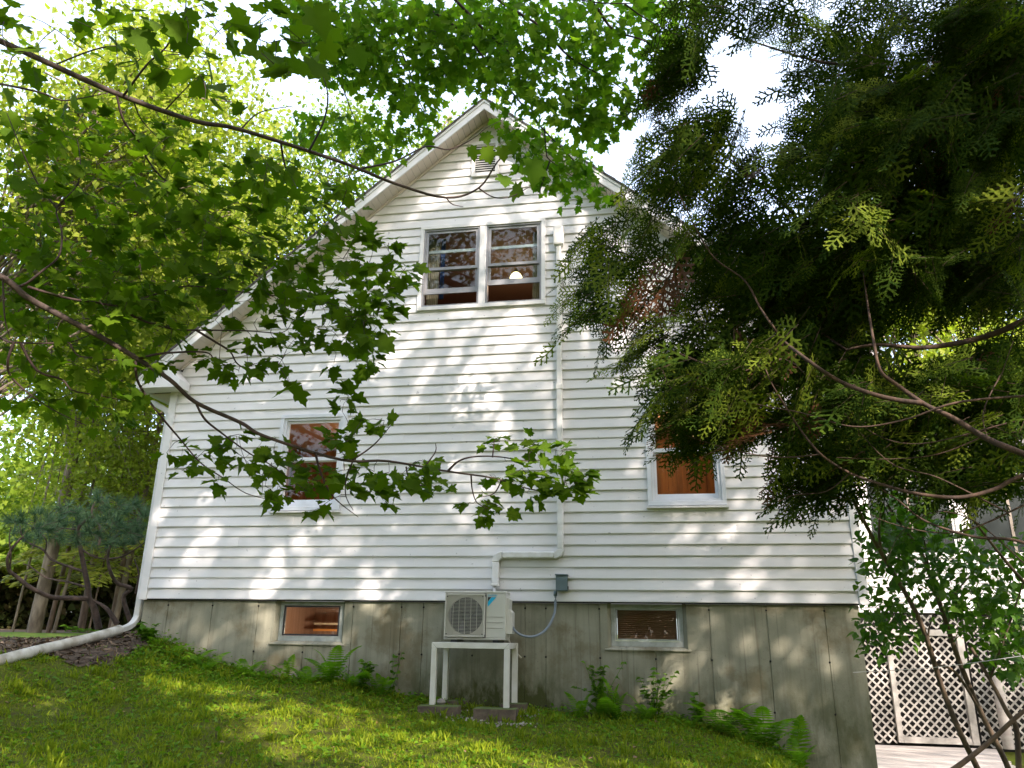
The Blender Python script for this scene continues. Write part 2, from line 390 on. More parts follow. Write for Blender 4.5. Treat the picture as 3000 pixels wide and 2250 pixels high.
def boards():
    n = 0; z = 0.0
    while z < APEX-.05:
        z1 = min(z+EXPO, APEX-.03)
        half = (APEX-.035-z)/SLOPE
        L, R = max(.09, RIDGE-half), min(W-.09, RIDGE+half)
        rows = [(L, R, z, z1)]
        for (a, b, c, d) in OPEN:
            new = []
            for (l, r, p, q) in rows:
                if q <= c+.002 or p >= d-.002 or r <= a or l >= b: new.append((l, r, p, q)); continue
                if l < a: new.append((l, a, p, q))
                if r > b: new.append((b, r, p, q))
                if p < c-.004: new.append((max(l, a), min(r, b), p, c-.001))
                if q > d+.004: new.append((max(l, a), min(r, b), d+.001, q))
            rows = new
        for (l, r, p, q) in rows:
            seams = []
            if r-l > 3.6:
                s = l + (r-l)*(.10+.36*((n*0.618) % 1)); seams = [s] if r-l < 5 else [s, s+(r-l)*(.36+.12*((n*.37) % 1))]
            edges = [l]+seams+[r]
            for k in range(len(edges)-1):
                board(edges[k], edges[k+1]+(.02 if k < len(edges)-2 else 0), p, q, z, .0035*((k+n) % 2)+.0008*((n*5+k*3) % 3))
        z += EXPO; n += 1
def board(l, r, p, q, z, proud):
    def yb(t): return -.031-proud + .0175*(t-z)/EXPO      # face leans back towards its top
    def clip(t, l, r):
        h = (APEX-.03-t)/SLOPE
        return max(l, RIDGE-h), min(r, RIDGE+h)
    l0, r0 = clip(p, l, r); l1, r1 = clip(q, l, r)
    if r0-l0 < .01: return
    if r1-l1 < .004: l1 = r1 = (l0+r0)/2; l1 -= .002; r1 += .002
    m = MB(); y0, y1 = yb(p), yb(q); lip = min(.007, (q-p)*.3)
    # front face, small turned lip, underside, back, ends
    P = lambda x0, x1, y, t: [(x0, y, t), (x1, y, t)]
    rows = [P(l0, r0, -.002, p), P(l0, r0, y0+.002, p), P(l0, r0, y0, p+lip), P(l1, r1, y1, q), P(l1, r1, -.002, q)]
    for a, b in rows: m.v += [a, b]
    for i in range(4): m.f.append((2*i, 2*i+1, 2*i+3, 2*i+2)[::-1])
    m.f.append((0, 2, 4, 6, 8)); m.f.append((9, 7, 5, 3, 1)); m.f.append((8, 9, 1, 0)[::-1])
    o = m.build('siding_board', M['siding'], HP)
boards()

# structural shell behind the boards (leaves the window openings free)
def wall_with_holes(name, x0, x1, z0, z1, y0, y1, holes, m, gable=False):
    mb = MB(); xs = sorted({x0, x1, *[h[0] for h in holes], *[h[1] for h in holes]}); zs = sorted({z0, z1, *[h[2] for h in holes], *[h[3] for h in holes]})
    if gable: xs = sorted({*xs, RIDGE, *np.arange(x0, x1, .4).tolist()})
    for i in range(len(xs)-1):
        a, b = xs[i], xs[i+1]; cx = (a+b)/2; segs = []
        zc = z0
        for h in sorted([h for h in holes if h[0] < cx < h[1]], key=lambda h: h[2]): segs.append((zc, h[2])); zc = h[3]
        segs.append((zc, None))
        for lo, hi in segs:
            ta = soffit_z(a) if gable and hi is None else (z1 if hi is None else hi)
            tb = soffit_z(b) if gable and hi is None else (z1 if hi is None else hi)
            if min(ta, tb)-lo < -.001 and max(ta, tb) <= lo: continue
            mb.prism([(a, y0, lo), (b, y0, lo), (b, y0, max(tb, lo)), (a, y0, max(ta, lo))], (0, y1-y0, 0))
    return mb.build(name, m, HP)
HOLES = [(h[0]+.04, h[1]-.04, h[2]+.04, h[3]-.04) for h in OPEN]
wall_with_holes('gable_wall', .02, W-.02, 0, 0, 0.0, .10, HOLES, M['dark_gap'], True)
m = MB(); m.box(.0, .10, .101, DEPTH, 0, 2.95); m.build('side_wall', M['siding'], HP)
m = MB(); m.box(W-.10, W, .101, DEPTH, 0, 2.95); m.build('side_wall', M['siding'], HP)
m = MB(); m.prism([(.101, DEPTH-.1, 0), (W-.101, DEPTH-.1, 0), (W-.101, DEPTH-.1, 2.95), (RIDGE, DEPTH-.1, APEX-.05), (.101, DEPTH-.1, 2.95)], (0, .1, 0)); m.build('rear_wall', M['siding'], HP)
for x0, x1 in ((-.012, .088), (W-.088, W+.012)):
    m = MB(); m.box(x0, x1, -.045, -.003, -.012, soffit_z(.05)-.02)
    xo = x0 if x0 < 1 else x1-.012
    m.box(xo, xo+.012, -.003, .10, -.012, soffit_z(.05)-.25)
    m.build('corner_trim', M['trim'], HP, bevel=.004)
m = MB(); m.box(.09, W-.09, -.020, .02, -.014, -.001); m.build('starter_strip', M['dark_gap'], HP)

# roof: stepped shingle courses over each slope, rake fascia, soffit panels, wall channel
EAVE = .32; RAKE = .30; TH = .12
def roof_side(sgn):
    name = 'roof'
    m = MB(); n = 34; L = RIDGE+EAVE
    for i in range(n):
        d0, d1 = L*i/n, L*(i+1)/n        # horizontal distance from ridge
        x0, x1 = RIDGE+sgn*d0, RIDGE+sgn*d1
        z0, z1 = APEX+.135-SLOPE*d0, APEX+.135-SLOPE*d1
        t0, t1 = .030, .042
        m.prism([(x0, -RAKE-.045, z0), (x1+sgn*.012, -RAKE-.045, z1-.010), (x1+sgn*.012, -RAKE-.045, z1+t1-.010), (x0, -RAKE-.045, z0+t0)], (0, DEPTH+.4, 0))
    m.build('roof_shingles', M['shingle'], HP)
    a = [(RIDGE, -RAKE-.022, APEX+.129), (RIDGE+sgn*L, -RAKE-.022, APEX+.129-SLOPE*L), (RIDGE+sgn*L, -RAKE-.022, APEX-.018-SLOPE*L), (RIDGE, -RAKE-.022, APEX-.018)]
    MB().prism(a, (0, .022, 0)).build('fascia', M['trim'], HP)
    a = [(RIDGE, -RAKE-.034, APEX+.133), (RIDGE+sgn*L, -RAKE-.034, APEX+.133-SLOPE*L), (RIDGE+sgn*L, -RAKE-.034, APEX+.092-SLOPE*L), (RIDGE, -RAKE-.034, APEX+.092)]
    MB().prism(a, (0, .011, 0)).build('drip_edge', M['gutter'], HP)
    # soffit, panel by panel
    step = .0785; k = int(RIDGE/step)
    for i in range(k+3):
        d0, d1 = i*step+.003, (i+1)*step-.003
        if d1 > RIDGE+.25: break
        a = [(RIDGE+sgn*d0, -RAKE+.001, APEX-SLOPE*d0), (RIDGE+sgn*d1, -RAKE+.001, APEX-SLOPE*d1), (RIDGE+sgn*d1, -RAKE+.001, APEX+.012-SLOPE*d1), (RIDGE+sgn*d0, -RAKE+.001, APEX+.012-SLOPE*d0)]
        MB().prism(a, (0, RAKE-.002, 0)).build('soffit_panel', M['soffit'], HP)
    a = [(RIDGE, -RAKE, APEX+.016), (RIDGE+sgn*L, -RAKE, APEX+.016-SLOPE*L), (RIDGE+sgn*L, -RAKE, APEX+.030-SLOPE*L), (RIDGE, -RAKE, APEX+.030)]
    MB().prism(a, (0, DEPTH+.35, 0)).build('roof_deck', M['dark_gap'], HP)
    a = [(RIDGE, -.052, APEX-.003), (RIDGE+sgn*4.2, -.052, APEX-.003-SLOPE*4.2), (RIDGE+sgn*4.2, -.052, APEX-.045-SLOPE*4.2), (RIDGE, -.052, APEX-.045)]
    MB().prism(a, (0, .018, 0)).build('rake_channel', M['soffit'], HP)
roof_side(-1); roof_side(1)
# boxed eave return at each lower corner, with the eave soffit and gutter running back
for sgn, xe, xw in ((-1, -EAVE, 0.0), (1, W+EAVE, W)):
    zt = soffit_z(xe)+.0
    xi = xw-sgn*.26
    MB().prism([(xe, -RAKE+.003, 2.70), (xi, -RAKE+.003, 2.70), (xi, -RAKE+.003, 2.80), (xw-sgn*.05, -RAKE+.003, soffit_z(xw-sgn*.05)-.004), (xe, -RAKE+.003, zt-.004)][::(1 if sgn < 0 else -1)], (0, RAKE-.056, 0)).build('eave_return', M['trim'], HP)
    MB().box(min(xe, xw), max(xe, xw), .0, DEPTH, 2.695, 2.71).build('eave_soffit', M['soffit'], HP)
    g0 = xe-.10 if sgn < 0 else xe
    m = MB(); m.prism([(g0, -.26, zt+.09), (g0+.012, -.26, zt+.02), (g0+.03, -.26, zt-.02), (g0+.10, -.26, zt-.02), (g0+.10, -.26, zt+.10)][::-1], (0, DEPTH, 0)); m.build('gutter', M['gutter'], HP)

# gable vent
vt = MB().frame(4.085, 4.465, 5.68, 6.235, .045, -.060, -.004).build('gable_vent', M['trim'], HP, bevel=.003)
MB().box(4.12, 4.43, -.006, .02, 5.72, 6.20).build('vent_backing', M['dark_gap'], vt)
for i in range(13):
    z = 5.728+i*.0358
    MB().prism([(4.131, -.052, z), (4.131, -.014, z+.030), (4.131, -.014, z+.036), (4.131, -.056, z+.012)], (.288, 0, 0)).build('louver', M['trim'], vt)

# ---- windows
def pane(x0, x1, z0, z1, y, par):
    return MB().box(x0, x1, y, y+.004, z0, z1).build('pane', M['glass'], par)
# upper double window with aluminium storms, both sashes raised a little
uw = MB().frame(3.40, 5.12, 3.70, 4.955, .052, -.058, .0)
uw = uw.build('upper_window', M['trim'], HP, bevel=.004); uw['label'] = 'double window with grey aluminium storms and a lit lamp inside'
MB().box(4.232, 4.322, -.052, .06, 3.753, 4.902).build('mullion', M['trim'], uw, bevel=.004)
for (a, b, rail, gap) in ((3.453, 4.231, 4.31, 3.955), (4.323, 5.067, 4.318, 4.035)):
    MB().frame(a, b, 3.753, 4.902, .022, -.040, .05).build('storm_frame', M['alum'], uw)
    s = MB().frame(a+.024, b-.024, rail-.018, 4.878, .035, -.022, .0, wb=.040).build('upper_sash', M['alum'], uw)
    pane(a+.060, b-.060, rail+.023, 4.842, -.012, uw)
    s = MB().frame(a+.024, b-.024, gap, rail+.012, .035, .004, .026, wb=.075).build('lower_sash', M['alum'], uw)
    pane(a+.060, b-.060, gap+.076, rail-.024, .012, uw)
    MB().box(a+.05, b-.05, .05, .075, 4.585, 4.625).build('sash_bar', M['trim'], uw)
    MB().box(a+.01, b-.01, .045, .07, 3.753, 3.775).build('stool', M['trim'], uw)
# double-hung vinyl windows of the ground floor
for (x0, x1, lab) in ((1.645, 2.545, 'left ground-floor sash window behind the maple leaves'), (6.325, 7.21, 'right ground-floor sash window behind the cedar sprays')):
    z0, z1 = 1.075, 2.325
    w = MB().frame(x0, x1, z0, z1, .050, -.060, .0)
    w = w.build('sash_window', M['vinylframe'], HP, bevel=.004); w['label'] = lab
    MB().frame(x0+.052, x1-.052, z0+.052, z1-.052, .030, -.040, .06).build('window_frame', M['vinylframe'], w)
    MB().frame(x0+.084, x1-.084, 1.715, z1-.084, .030, -.012, .016, wb=.045).build('upper_sash', M['vinylframe'], w)
    pane(x0+.116, x1-.116, 1.762, z1-.116, .0, w)
    MB().frame(x0+.084, x1-.084, z0+.084, 1.735, .030, .020, .048, wb=.060, wt=.032).build('lower_sash', M['vinylframe'], w)
    pane(x0+.116, x1-.116, z0+.146, 1.70, .034, w)
    MB().prism([(x0-.02, -.085, z0-.03), (x0-.02, -.004, z0-.03), (x0-.02, -.004, z0-.002), (x0-.02, -.085, z0-.010)], (x1-x0+.04, 0, 0)).build('sill', M['trim'], w)

# ---- foundation: cast panels between form joints, openings for two basement windows
FND = [(1.805, 2.69), (5.82, 6.69)]; SILL = -.505
joints = [.02, .37, .97, 1.58, 2.205, 2.80, 3.40, 3.67, 4.27, 4.88, 5.12, 5.73, 6.34, 6.94, 7.55, 8.155, W-.085]
for i in range(len(joints)-1):
    a, b = joints[i]+.003, joints[i+1]-.003; m = MB(); pr = .0025*((i*7) % 3)
    cuts = [(max(a, o0), min(b, o1)) for o0, o1 in FND if o1 > a and o0 < b]
    if not cuts: m.box(a, b, .022-pr, .20, -2.6, -.016)
    else:
        c0, c1 = cuts[0]
        m.box(a, b, .022-pr, .20, -2.6, SILL)
        if c0 > a+.004: m.box(a, c0, .022-pr, .20, SILL, -.016)
        if c1 < b-.004: m.box(c1, b, .022-pr, .20, SILL, -.016)
    m.build('concrete_panel', M['concrete'], HP, bevel=.004)
m = MB(); m.box(.03, FND[0][0]-.03, .03, .21, -2.62, -.02); m.box(FND[0][1]+.03, FND[1][0]-.03, .03, .21, -2.62, -.02); m.box(FND[1][1]+.03, W-.1, .03, .21, -2.62, -.02)
m.box(.03, W-.1, .035, .19, -2.62, SILL-.03); m.build('foundation_core', M['concrete'], HP)
m = MB(); m.box(W-.285, W-.084, .201, DEPTH, -2.6, -.001); m.box(.02, .22, .201, DEPTH, -2.6, -.001); m.build('foundation_side', M['concrete'], HP)
m = MB()
for x in joints[1:-1]:
    for z in (-.075, -.60, -1.11, -1.62):
        if any(o0-.02 < x < o1+.02 and z > SILL for o0, o1 in FND): continue
        m.lathe((x, .018, z), [(.0, -.012), (.011, -.006), (.011, .006), (.0, .012)], 7)
stuff(m.build('tie_holes', M['dark_gap'], HP))
for (o0, o1), kind in zip(FND, 'LR'):
    w = MB().frame(o0+.035, o1-.035, SILL+.03, -.018, .045, .085, .125, wb=.060)
    w = w.build('basement_window', M['basementframe'], HP, bevel=.003)
    w['label'] = 'basement window with a lit fluorescent tube inside' if kind == 'L' else 'basement window with closed brown blinds'
    MB().frame(o0+.082, o1-.082, SILL+.092, -.064, .020, .095, .118).build('sash', M['blackframe'] if kind == 'L' else M['basementframe'], w)
    pane(o0+.103, o1-.103, SILL+.113, -.085, .102, w)
    for xa, xb in ((o0-.002, o0+.034), (o1+.002, o1-.034)):
        MB().prism([(xa, .024, SILL+.001), (xb, .084, SILL+.031), (xb, .19, SILL+.031), (xa, .19, SILL+.001)][::(1 if xa < xb else -1)], (0, 0, -SILL-.018)).build('jamb', M['concrete'], w)
    MB().prism([(o0-.035, -.004, SILL-.014), (o0-.035, .17, SILL-.014), (o0-.035, .17, SILL+.030), (o0-.035, .084, SILL+.030), (o0-.035, -.004, SILL)], (o1-o0+.07, 0, 0)).build('sill', M['concrete'], w, bevel=.004)
    if kind == 'R':
        bl = MB().box(o0+.105, o1-.105, .137, .150, SILL+.10, -.07).build('blind', M['blind'], w)
        for i in range(14):
            z = SILL+.118+i*.0218
            MB().prism([(o0+.115, .112, z), (o0+.115, .130, z+.0150), (o0+.115, .1315, z+.0138), (o0+.115, .1135, z-.0012)], (o1-o0-.23, 0, 0)).build('slat', M['blind'], bl)

# ---- rooms behind the windows
def room(name, x0, x1, y0, y1, z0, z1, mw, mc, label):
    m = MB()
    m.quad((x0, y1, z0), (x1, y1, z0), (x1, y1, z1), (x0, y1, z1)); m.quad((x0, y0, z0), (x0, y1, z0), (x0, y1, z1), (x0, y0, z1)); m.quad((x1, y1, z0), (x1, y0, z0), (x1, y0, z1), (x1, y1, z1))
    o = m.build(name, mw, HP)
    m = MB(); m.quad((x0, y0, z1), (x0, y1, z1), (x1, y1, z1), (x1, y0, z1)); m.build('ceiling', mc, o)
    m = MB(); m.quad((x0, y0, z0), (x1, y0, z0), (x1, y1, z0), (x0, y1, z0)); m.build('room_floor', mc, o)
    return o
rm = room('attic_room', 2.7, 5.9, .102, 3.4, 3.1, 5.12, M['winewall'], M['ceil'], '')
rl = room('left_room', .35, 3.4, .102, 3.0, .45, 2.6, M['pine_panel'], M['ceil'], '')
rr = room('right_room', 5.0, 8.3, .102, 3.0, .45, 2.6, M['pine_panel'], M['ceil'], '')
rb = room('basement_room', 1.2, 3.5, .215, 2.6, -2.3, -.03, M['pinkwall'], M['pinkwall'], '')
for i in range(22):                                   # vertical panelling boards on the back walls
    MB().box(5.05+i*.146, 5.05+i*.146+.138, 2.965, 2.998, .46, 2.55).build('panel_board', M['pine_panel'], rr)
for i in range(20):
    MB().box(.40+i*.146, .40+i*.146+.138, 2.965, 2.998, .46, 2.55).build('panel_board', M['pine_panel'], rl)
for i in range(15):
    MB().box(1.25+i*.146, 1.25+i*.146+.140, 2.57, 2.597, -2.2, -.10).build('panel_board', M['pinkwall'], rb)
def point(name, loc, watts, col, r=.06):
    l = bpy.data.lights.new(name, 'POINT'); l.energy = watts; l.color = col; l.shadow_soft_size = r
    o = bpy.data.objects.new(name, l); COL.objects.link(o); o.location = loc
    return o
def curtain(x0, x1, z0, z1, y, m, label, group=None):
    n = 26; V = []; F = []
    for i in range(n+1):
        x = x0+(x1-x0)*i/n; yy = y+.012*math.sin(i*1.45)+.004*math.sin(i*3.1)
        V += [(x, yy, z0), (x, yy, z1)]
    for i in range(n): F.append((2*i, 2*i+2, 2*i+3, 2*i+1))
    me = bpy.data.meshes.new('curtain'); me.from_pydata(V, [], F); o = link('curtain', me, m, None, True)
    md = o.modifiers.new('cloth', 'SOLIDIFY'); md.thickness = .004
    return tag(o, label, 'curtain', group)
curtain(3.47, 3.63, 3.74, 4.86, .14, M['curtain'], 'linen curtain at the left edge of the upper double window', 'curtains in the upper window')
curtain(4.93, 5.07, 3.74, 4.86, .14, M['curtain'], 'linen curtain at the right edge of the upper double window', 'curtains in the upper window')
curtain(3.64, 3.70, 3.95, 4.86, .17, M['bluecloth'], 'narrow blue curtain beside the linen one in the upper window')
lp = thing('pendant_lamp', (4.467, 1.5, 4.98), 'lit yellow glass pendant lamp inside the upper window', 'lamp')
MB().lathe((4.467, 1.5, 4.79), [(.0, .0), (.088, .0), (.098, .03), (.094, .075), (.07, .118), (.045, .142), (.03, .150)], 20).build('lamp_shade', M['bulb'], lp, True)
MB().lathe((4.467, 1.5, 4.94), [(.032, .0), (.03, .035), (.006, .045), (.006, .18)], 10).build('lamp_cap', M['greywood'], lp, True)
point('lamp_light', (4.467, 1.5, 4.72), 3, (1, .62, .32))
ws = thing('wall_lamp', (4.62, 2.2, 5.2), 'tan lamp shade above the lit pendant in the upper window', 'lamp')
MB().lathe((4.62, 2.2, 5.13), [(.085, -.02), (.06, .17), (.058, .17), (.083, -.02)], 4).build('lamp_shade', M['shade'], ws)
MB().box(4.61, 4.63, 2.26, 3.39, 5.19, 5.21).build('lamp_arm', M['greywood'], ws)
lamp = thing('ceiling_lamp', (2.0, 1.7, 2.58), 'small lit ceiling lamp inside the left ground-floor window', 'lamp')
MB().lathe((2.0, 1.7, 2.36), [(.0, -.05), (.05, -.04), (.07, .0), (.05, .05), (.015, .07), (.015, .22)], 14).build('lamp_globe', M['bulb2'], lamp, True)
point('left_room_light', (2.6, 1.9, 1.5), 20, (1, .60, .28))
lamp = thing('chandelier', (6.85, 1.6, 2.58), 'lit chandelier of small bulbs inside the right ground-floor window', 'lamp')
MB().tube([(6.85, 1.6, 2.20), (6.85, 1.6, 2.58)], .012).build('chandelier_stem', M['greywood'], lamp)
for k in range(5):
    a = k*1.2566; x, y = 6.85+.14*math.cos(a), 1.6+.14*math.sin(a)
    MB().tube([(6.85, 1.6, 2.24), (x, y, 2.20), (x, y, 2.26)], .006, 6).build('chandelier_arm', M['greywood'], lamp)
    MB().lathe((x, y, 2.26), [(.012, 0), (.026, .02), (.02, .05), (.0, .07)], 10).build('bulb', M['bulb2'], lamp, True)
point('right_room_light', (6.7, 1.7, 2.25), 12, (1, .60, .28))
ch = None
for k, (x, y) in enumerate(((2.28, .9), (2.55, 1.1))):
    c = thing('chair', (x, y, .46), ('red ladder-back chair nearer the left window', 'red ladder-back chair deeper in the left room')[k], 'chair', 'chairs in the left room')
    for dx in (-.18, .16):
        MB().box(x+dx, x+dx+.03, y+.16, y+.19, .46, 1.48).build('back_post', M['redchair'], c)
        MB().box(x+dx, x+dx+.03, y-.2, y-.17, .46, .9).build('leg', M['redchair'], c)
    for z in (1.05, 1.2, 1.36): MB().box(x-.15, x+.16, y+.165, y+.183, z, z+.06).build('back_slat', M['redchair'], c)
    MB().box(x-.19, x+.20, y-.21, y+.15, .90, .93).build('seat', M['redchair'], c)
cb = thing('cabinet', (2.3, 2.6, .46), 'orange wooden cabinet inside the left ground-floor window', 'cabinet')
MB().box(2.02, 2.9, 2.5, 2.9, .46, 1.92).build('cabinet_body', M['orangewood'], cb)
for x in (2.04, 2.47): MB().box(x, x+.41, 2.48, 2.499, .5, 1.88).build('cabinet_door', M['orangewood'], cb)
ft = thing('fluorescent_light', (2.5, 1.2, -.06), 'lit fluorescent tube inside the left basement window', 'light')
MB().tube([(2.40, 1.0, -.02), (2.86, 1.0, -.02)], .016, 8).build('tube', M['tube'], ft)
for x in (2.42, 2.84): MB().box(x-.01, x+.01, .98, 1.02, -.02, .03).build('tube_clip', M['greywood'], ft)
ft.location.z = -.14
point('basement_light', (2.3, 1.2, -.45), 15, (1, .78, .55))
sh = thing('shelf', (2.05, 2.2, -.35), 'wooden shelf frame with an orange post inside the left basement window', 'shelf')
MB().box(2.16, 2.21, 2.05, 2.1, -2.2, -.04).build('post', M['orangewood'], sh)
MB().box(1.45, 2.155, 2.0, 2.3, -.27, -.245).build('shelf_board', M['curtain'], sh)
MB().box(1.45, 2.155, 2.0, 2.3, -.36, -.33).build('shelf_board', M['orangewood'], sh)

# ------------------------------------------------------------------ things on and by the gable wall
def rounded(x0, x1, z0, z1, r, y0, y1, n=4):
    pts = []
    for cx, cz, a0 in ((x1-r, z1-r, 0), (x0+r, z1-r, 90), (x0+r, z0+r, 180), (x1-r, z0+r, 270)):
        for i in range(n+1):
            a = math.radians(a0+90*i/n); pts.append((cx+r*math.cos(a), y0, cz+r*math.sin(a)))
    return MB().prism(pts[::-1], (0, y1-y0, 0))
# line-set cover: long upright duct, elbow, short run, elbow, drop to the heat pump
ls = thing('pipe_cover', (5.30, 0, .5), 'white pipe cover running down the siding to the heat pump', 'pipe cover')
MB().box(5.265, 5.338, -.105, -.034, .585, 2.55).build('duct', M['pvc'], ls, bevel=.014)
MB().box(5.268, 5.335, -.103, -.034, 2.552, 4.55).build('duct', M['pvc'], ls, bevel=.014)
MB().box(5.258, 5.345, -.110, -.034, 2.515, 2.59).build('duct_joint', M['pvc'], ls, bevel=.01)
m = MB(); m.box(5.235, 5.37, -.135, -.034, 4.50, 4.78); m.build('wall_cap', M['pvc'], ls, bevel=.02)
def elbow(cx, cz, r0, r1, a0, a1, y0, y1):
    n = 8; A = [math.radians(a0+(a1-a0)*i/n) for i in range(n+1)]
    pts = [(cx+r1*math.cos(a), y0, cz+r1*math.sin(a)) for a in A] + [(cx+r0*math.cos(a), y0, cz+r0*math.sin(a)) for a in A[::-1]]
    return MB().prism(pts[::-1], (0, y1-y0, 0))
elbow(5.235, .585, .028, .108, 0, -90, -.108, -.034).build('duct_elbow', M['pvc'], ls, bevel=.012)
MB().box(4.62, 5.234, -.105, -.034, .480, .555).build('duct', M['pvc'], ls, bevel=.014)
elbow(4.617, .44, .032, .116, 90, 180, -.108, -.034).build('duct_elbow', M['pvc'], ls, bevel=.012)
MB().prism([(4.501, -.105, .44), (4.585, -.105, .44), (4.583, -.125, .19), (4.505, -.125, .19)], (0, .07, 0)).build('duct', M['pvc'], ls, bevel=.012)
MB().box(4.498, 4.590, -.135, -.040, .165, .195).build('duct_end', M['pvc'], ls, bevel=.006)
MB().tube([(4.535, -.09, .17), (4.55, -.14, .05), (4.60, -.24, -.05)], .016).build('insulated_pipe', M['pvc'], ls, True)

# heat pump outdoor unit
Y0, Y1 = -.44, -.16
ac = thing('heat_pump', (4.39, -.3, -.455), 'ivory heat pump unit with round fan grille on a white stand', 'heat pump')
x0, x1, z0, z1 = 4.045, 4.735, -.425, .080
m = MB(); xs = 4.515
# casing: shell with an open front on the fan side
m.box(x0, x0+.012, Y0, Y1, z0, z1-.012); m.box(x0, x1, Y0-.004, Y1, z1-.012, z1+.008); m.box(x0+.012, x1, Y0, Y1, z0, z0+.02)
m.box(xs, x1, Y0, Y1, z0+.021, z1-.013); m.box(x0+.012, xs-.001, Y1-.012, Y1, z0+.021, z1-.013)
body = m.build('casing', M['ivory'], ac, bevel=.006)
MB().box(x0+.014, xs-.002, -.20, -.175, z0+.022, z1-.014).build('coil', M['coil'], ac)
cx, cz, rad = 4.285, -.172, .196
# front panel: plate with a round opening
N = 40; outer = []; px0, px1, pz0, pz1 = x0+.004, xs-.004, z0+.024, z1-.016
ang = [2*math.pi*(i+.5)/N for i in range(N)]
inner = [(cx+rad*math.cos(a), cz+rad*math.sin(a)) for a in ang]
for a in ang:
    c, s = math.cos(a), math.sin(a)
    t = min(((px1-cx) if c > 0 else (px0-cx))/c if abs(c) > 1e-6 else 9, ((pz1-cz) if s > 0 else (pz0-cz))/s if abs(s) > 1e-6 else 9)
    outer.append((cx+t*c, cz+t*s))
m = MB()
for i in range(N):
    j = (i+1) % N
    m.quad((inner[i][0], Y0-.002, inner[i][1]), (inner[j][0], Y0-.002, inner[j][1]), (outer[j][0], Y0-.002, outer[j][1]), (outer[i][0], Y0-.002, outer[i][1]))
    m.quad((inner[j][0], Y0-.002, inner[j][1]), (inner[i][0], Y0-.002, inner[i][1]), (inner[i][0], Y0+.06, inner[i][1]), (inner[j][0], Y0+.06, inner[j][1]))
m.build('fan_shroud', M['ivorygrille'], ac)
hub = MB(); hub.tube([(cx, Y0+.03, cz), (cx, Y0+.09, cz)], .045, 16).build('fan_hub', M['fan'], ac, True)
for k in range(3):
    V = []; F = []
    for i in range(7):
        t = i/6; r = .04+t*.145; a = 2*math.pi*k/3+.5*t
        w = .35+.55*t
        V += [(cx+r*math.cos(a-w/2), Y0+.04, cz+r*math.sin(a-w/2)), (cx+r*math.cos(a+w/2), Y0+.085, cz+r*math.sin(a+w/2))]
    for i in range(6): F.append((2*i, 2*i+1, 2*i+3, 2*i+2))
    me = bpy.data.meshes.new('fan_blade'); me.from_pydata(V, [], F); o = link('fan_blade', me, M['fan'], ac, True)
    o.modifiers.new('t', 'SOLIDIFY').thickness = .004
gr = MB().frame(px0+.006, px1-.006, pz0+.006, pz1-.006, .012, Y0-.026, Y0-.006).build('grille', M['ivorygrille'], ac, bevel=.003)
nb = 30
for i in range(nb):
    z = pz0+.022+i*(pz1-pz0-.044)/(nb-1)
    MB().box(px0+.018, px1-.018, Y0-.022, Y0-.017, z-.0017, z+.0017).build('grille_bar', M['ivorygrille'], gr)
for i in range(7):
    x = px0+.03+i*(px1-px0-.06)/6
    MB().box(x-.0022, x+.0022, Y0-.0165, Y0-.011, pz0+.018, pz1-.018).build('grille_bar', M['ivorygrille'], gr)
for x in (px0+.03, px1-.03):
    for z in (pz0+.035, pz1-.035): MB().box(x-.008, x+.008, Y0-.028, Y0-.0225, z-.004, z+.004).build('screw_tab', M['black'], gr)
for z in (-.185, -.243, -.302): MB().box(xs+.008, x1-.03, Y0-.003, Y0-.0002, z-.0018, z+.0018).build('panel_groove', M['greywood'], ac)
# printed mark: name, black corner and cyan slash
MB().prism([(4.534, Y0-.003, .026), (4.534, Y0-.003, -.022), (4.572, Y0-.003, .026)], (0, .0025, 0)).build('printed_mark', M['black'], ac)
MB().prism([(4.576, Y0-.003, .026), (4.628, Y0-.003, .026), (4.534, Y0-.003, -.078), (4.534, Y0-.003, -.026)], (0, .0025, 0)).build('printed_mark', M['cyan'], ac)
fc = bpy.data.curves.new('lettering', 'FONT'); fc.body = 'DAIKIN'; fc.size = .030; fc.extrude = .0012; fc.space_character = 1.02
fo = bpy.data.objects.new('lettering', fc); COL.objects.link(fo); bpy.context.view_layer.update()
dg = bpy.context.evaluated_depsgraph_get(); me = bpy.data.meshes.new_from_object(fo.evaluated_get(dg)); bpy.data.objects.remove(fo)
co = np.array([v.co[:] for v in me.vertices]); wdt = co[:, 0].max()-co[:, 0].min()
for v in me.vertices:
    x, y, z = v.co; v.co = (4.534+(x-co[:, 0].min())*.100/wdt+.18*y, Y0-.0025-z, .034+y*.95)
me.materials.clear(); link('lettering', me, M['cyan'], ac)
# side cover with the valve housing
m = MB(); m.prism([(x1, -.40, .03), (x1+.035, -.38, .01), (x1+.030, -.38, -.10), (x1+.062, -.38, -.135), (x1+.062, -.38, -.36), (x1, -.40, -.36)], (0, .17, 0)); m.build('valve_cover', M['ivory'], ac, bevel=.005)
for x in (4.13, 4.60): MB().box(x, x+.07, Y0-.02, Y1+.02, -.450, -.426).build('mounting_foot', M['black'], ac)
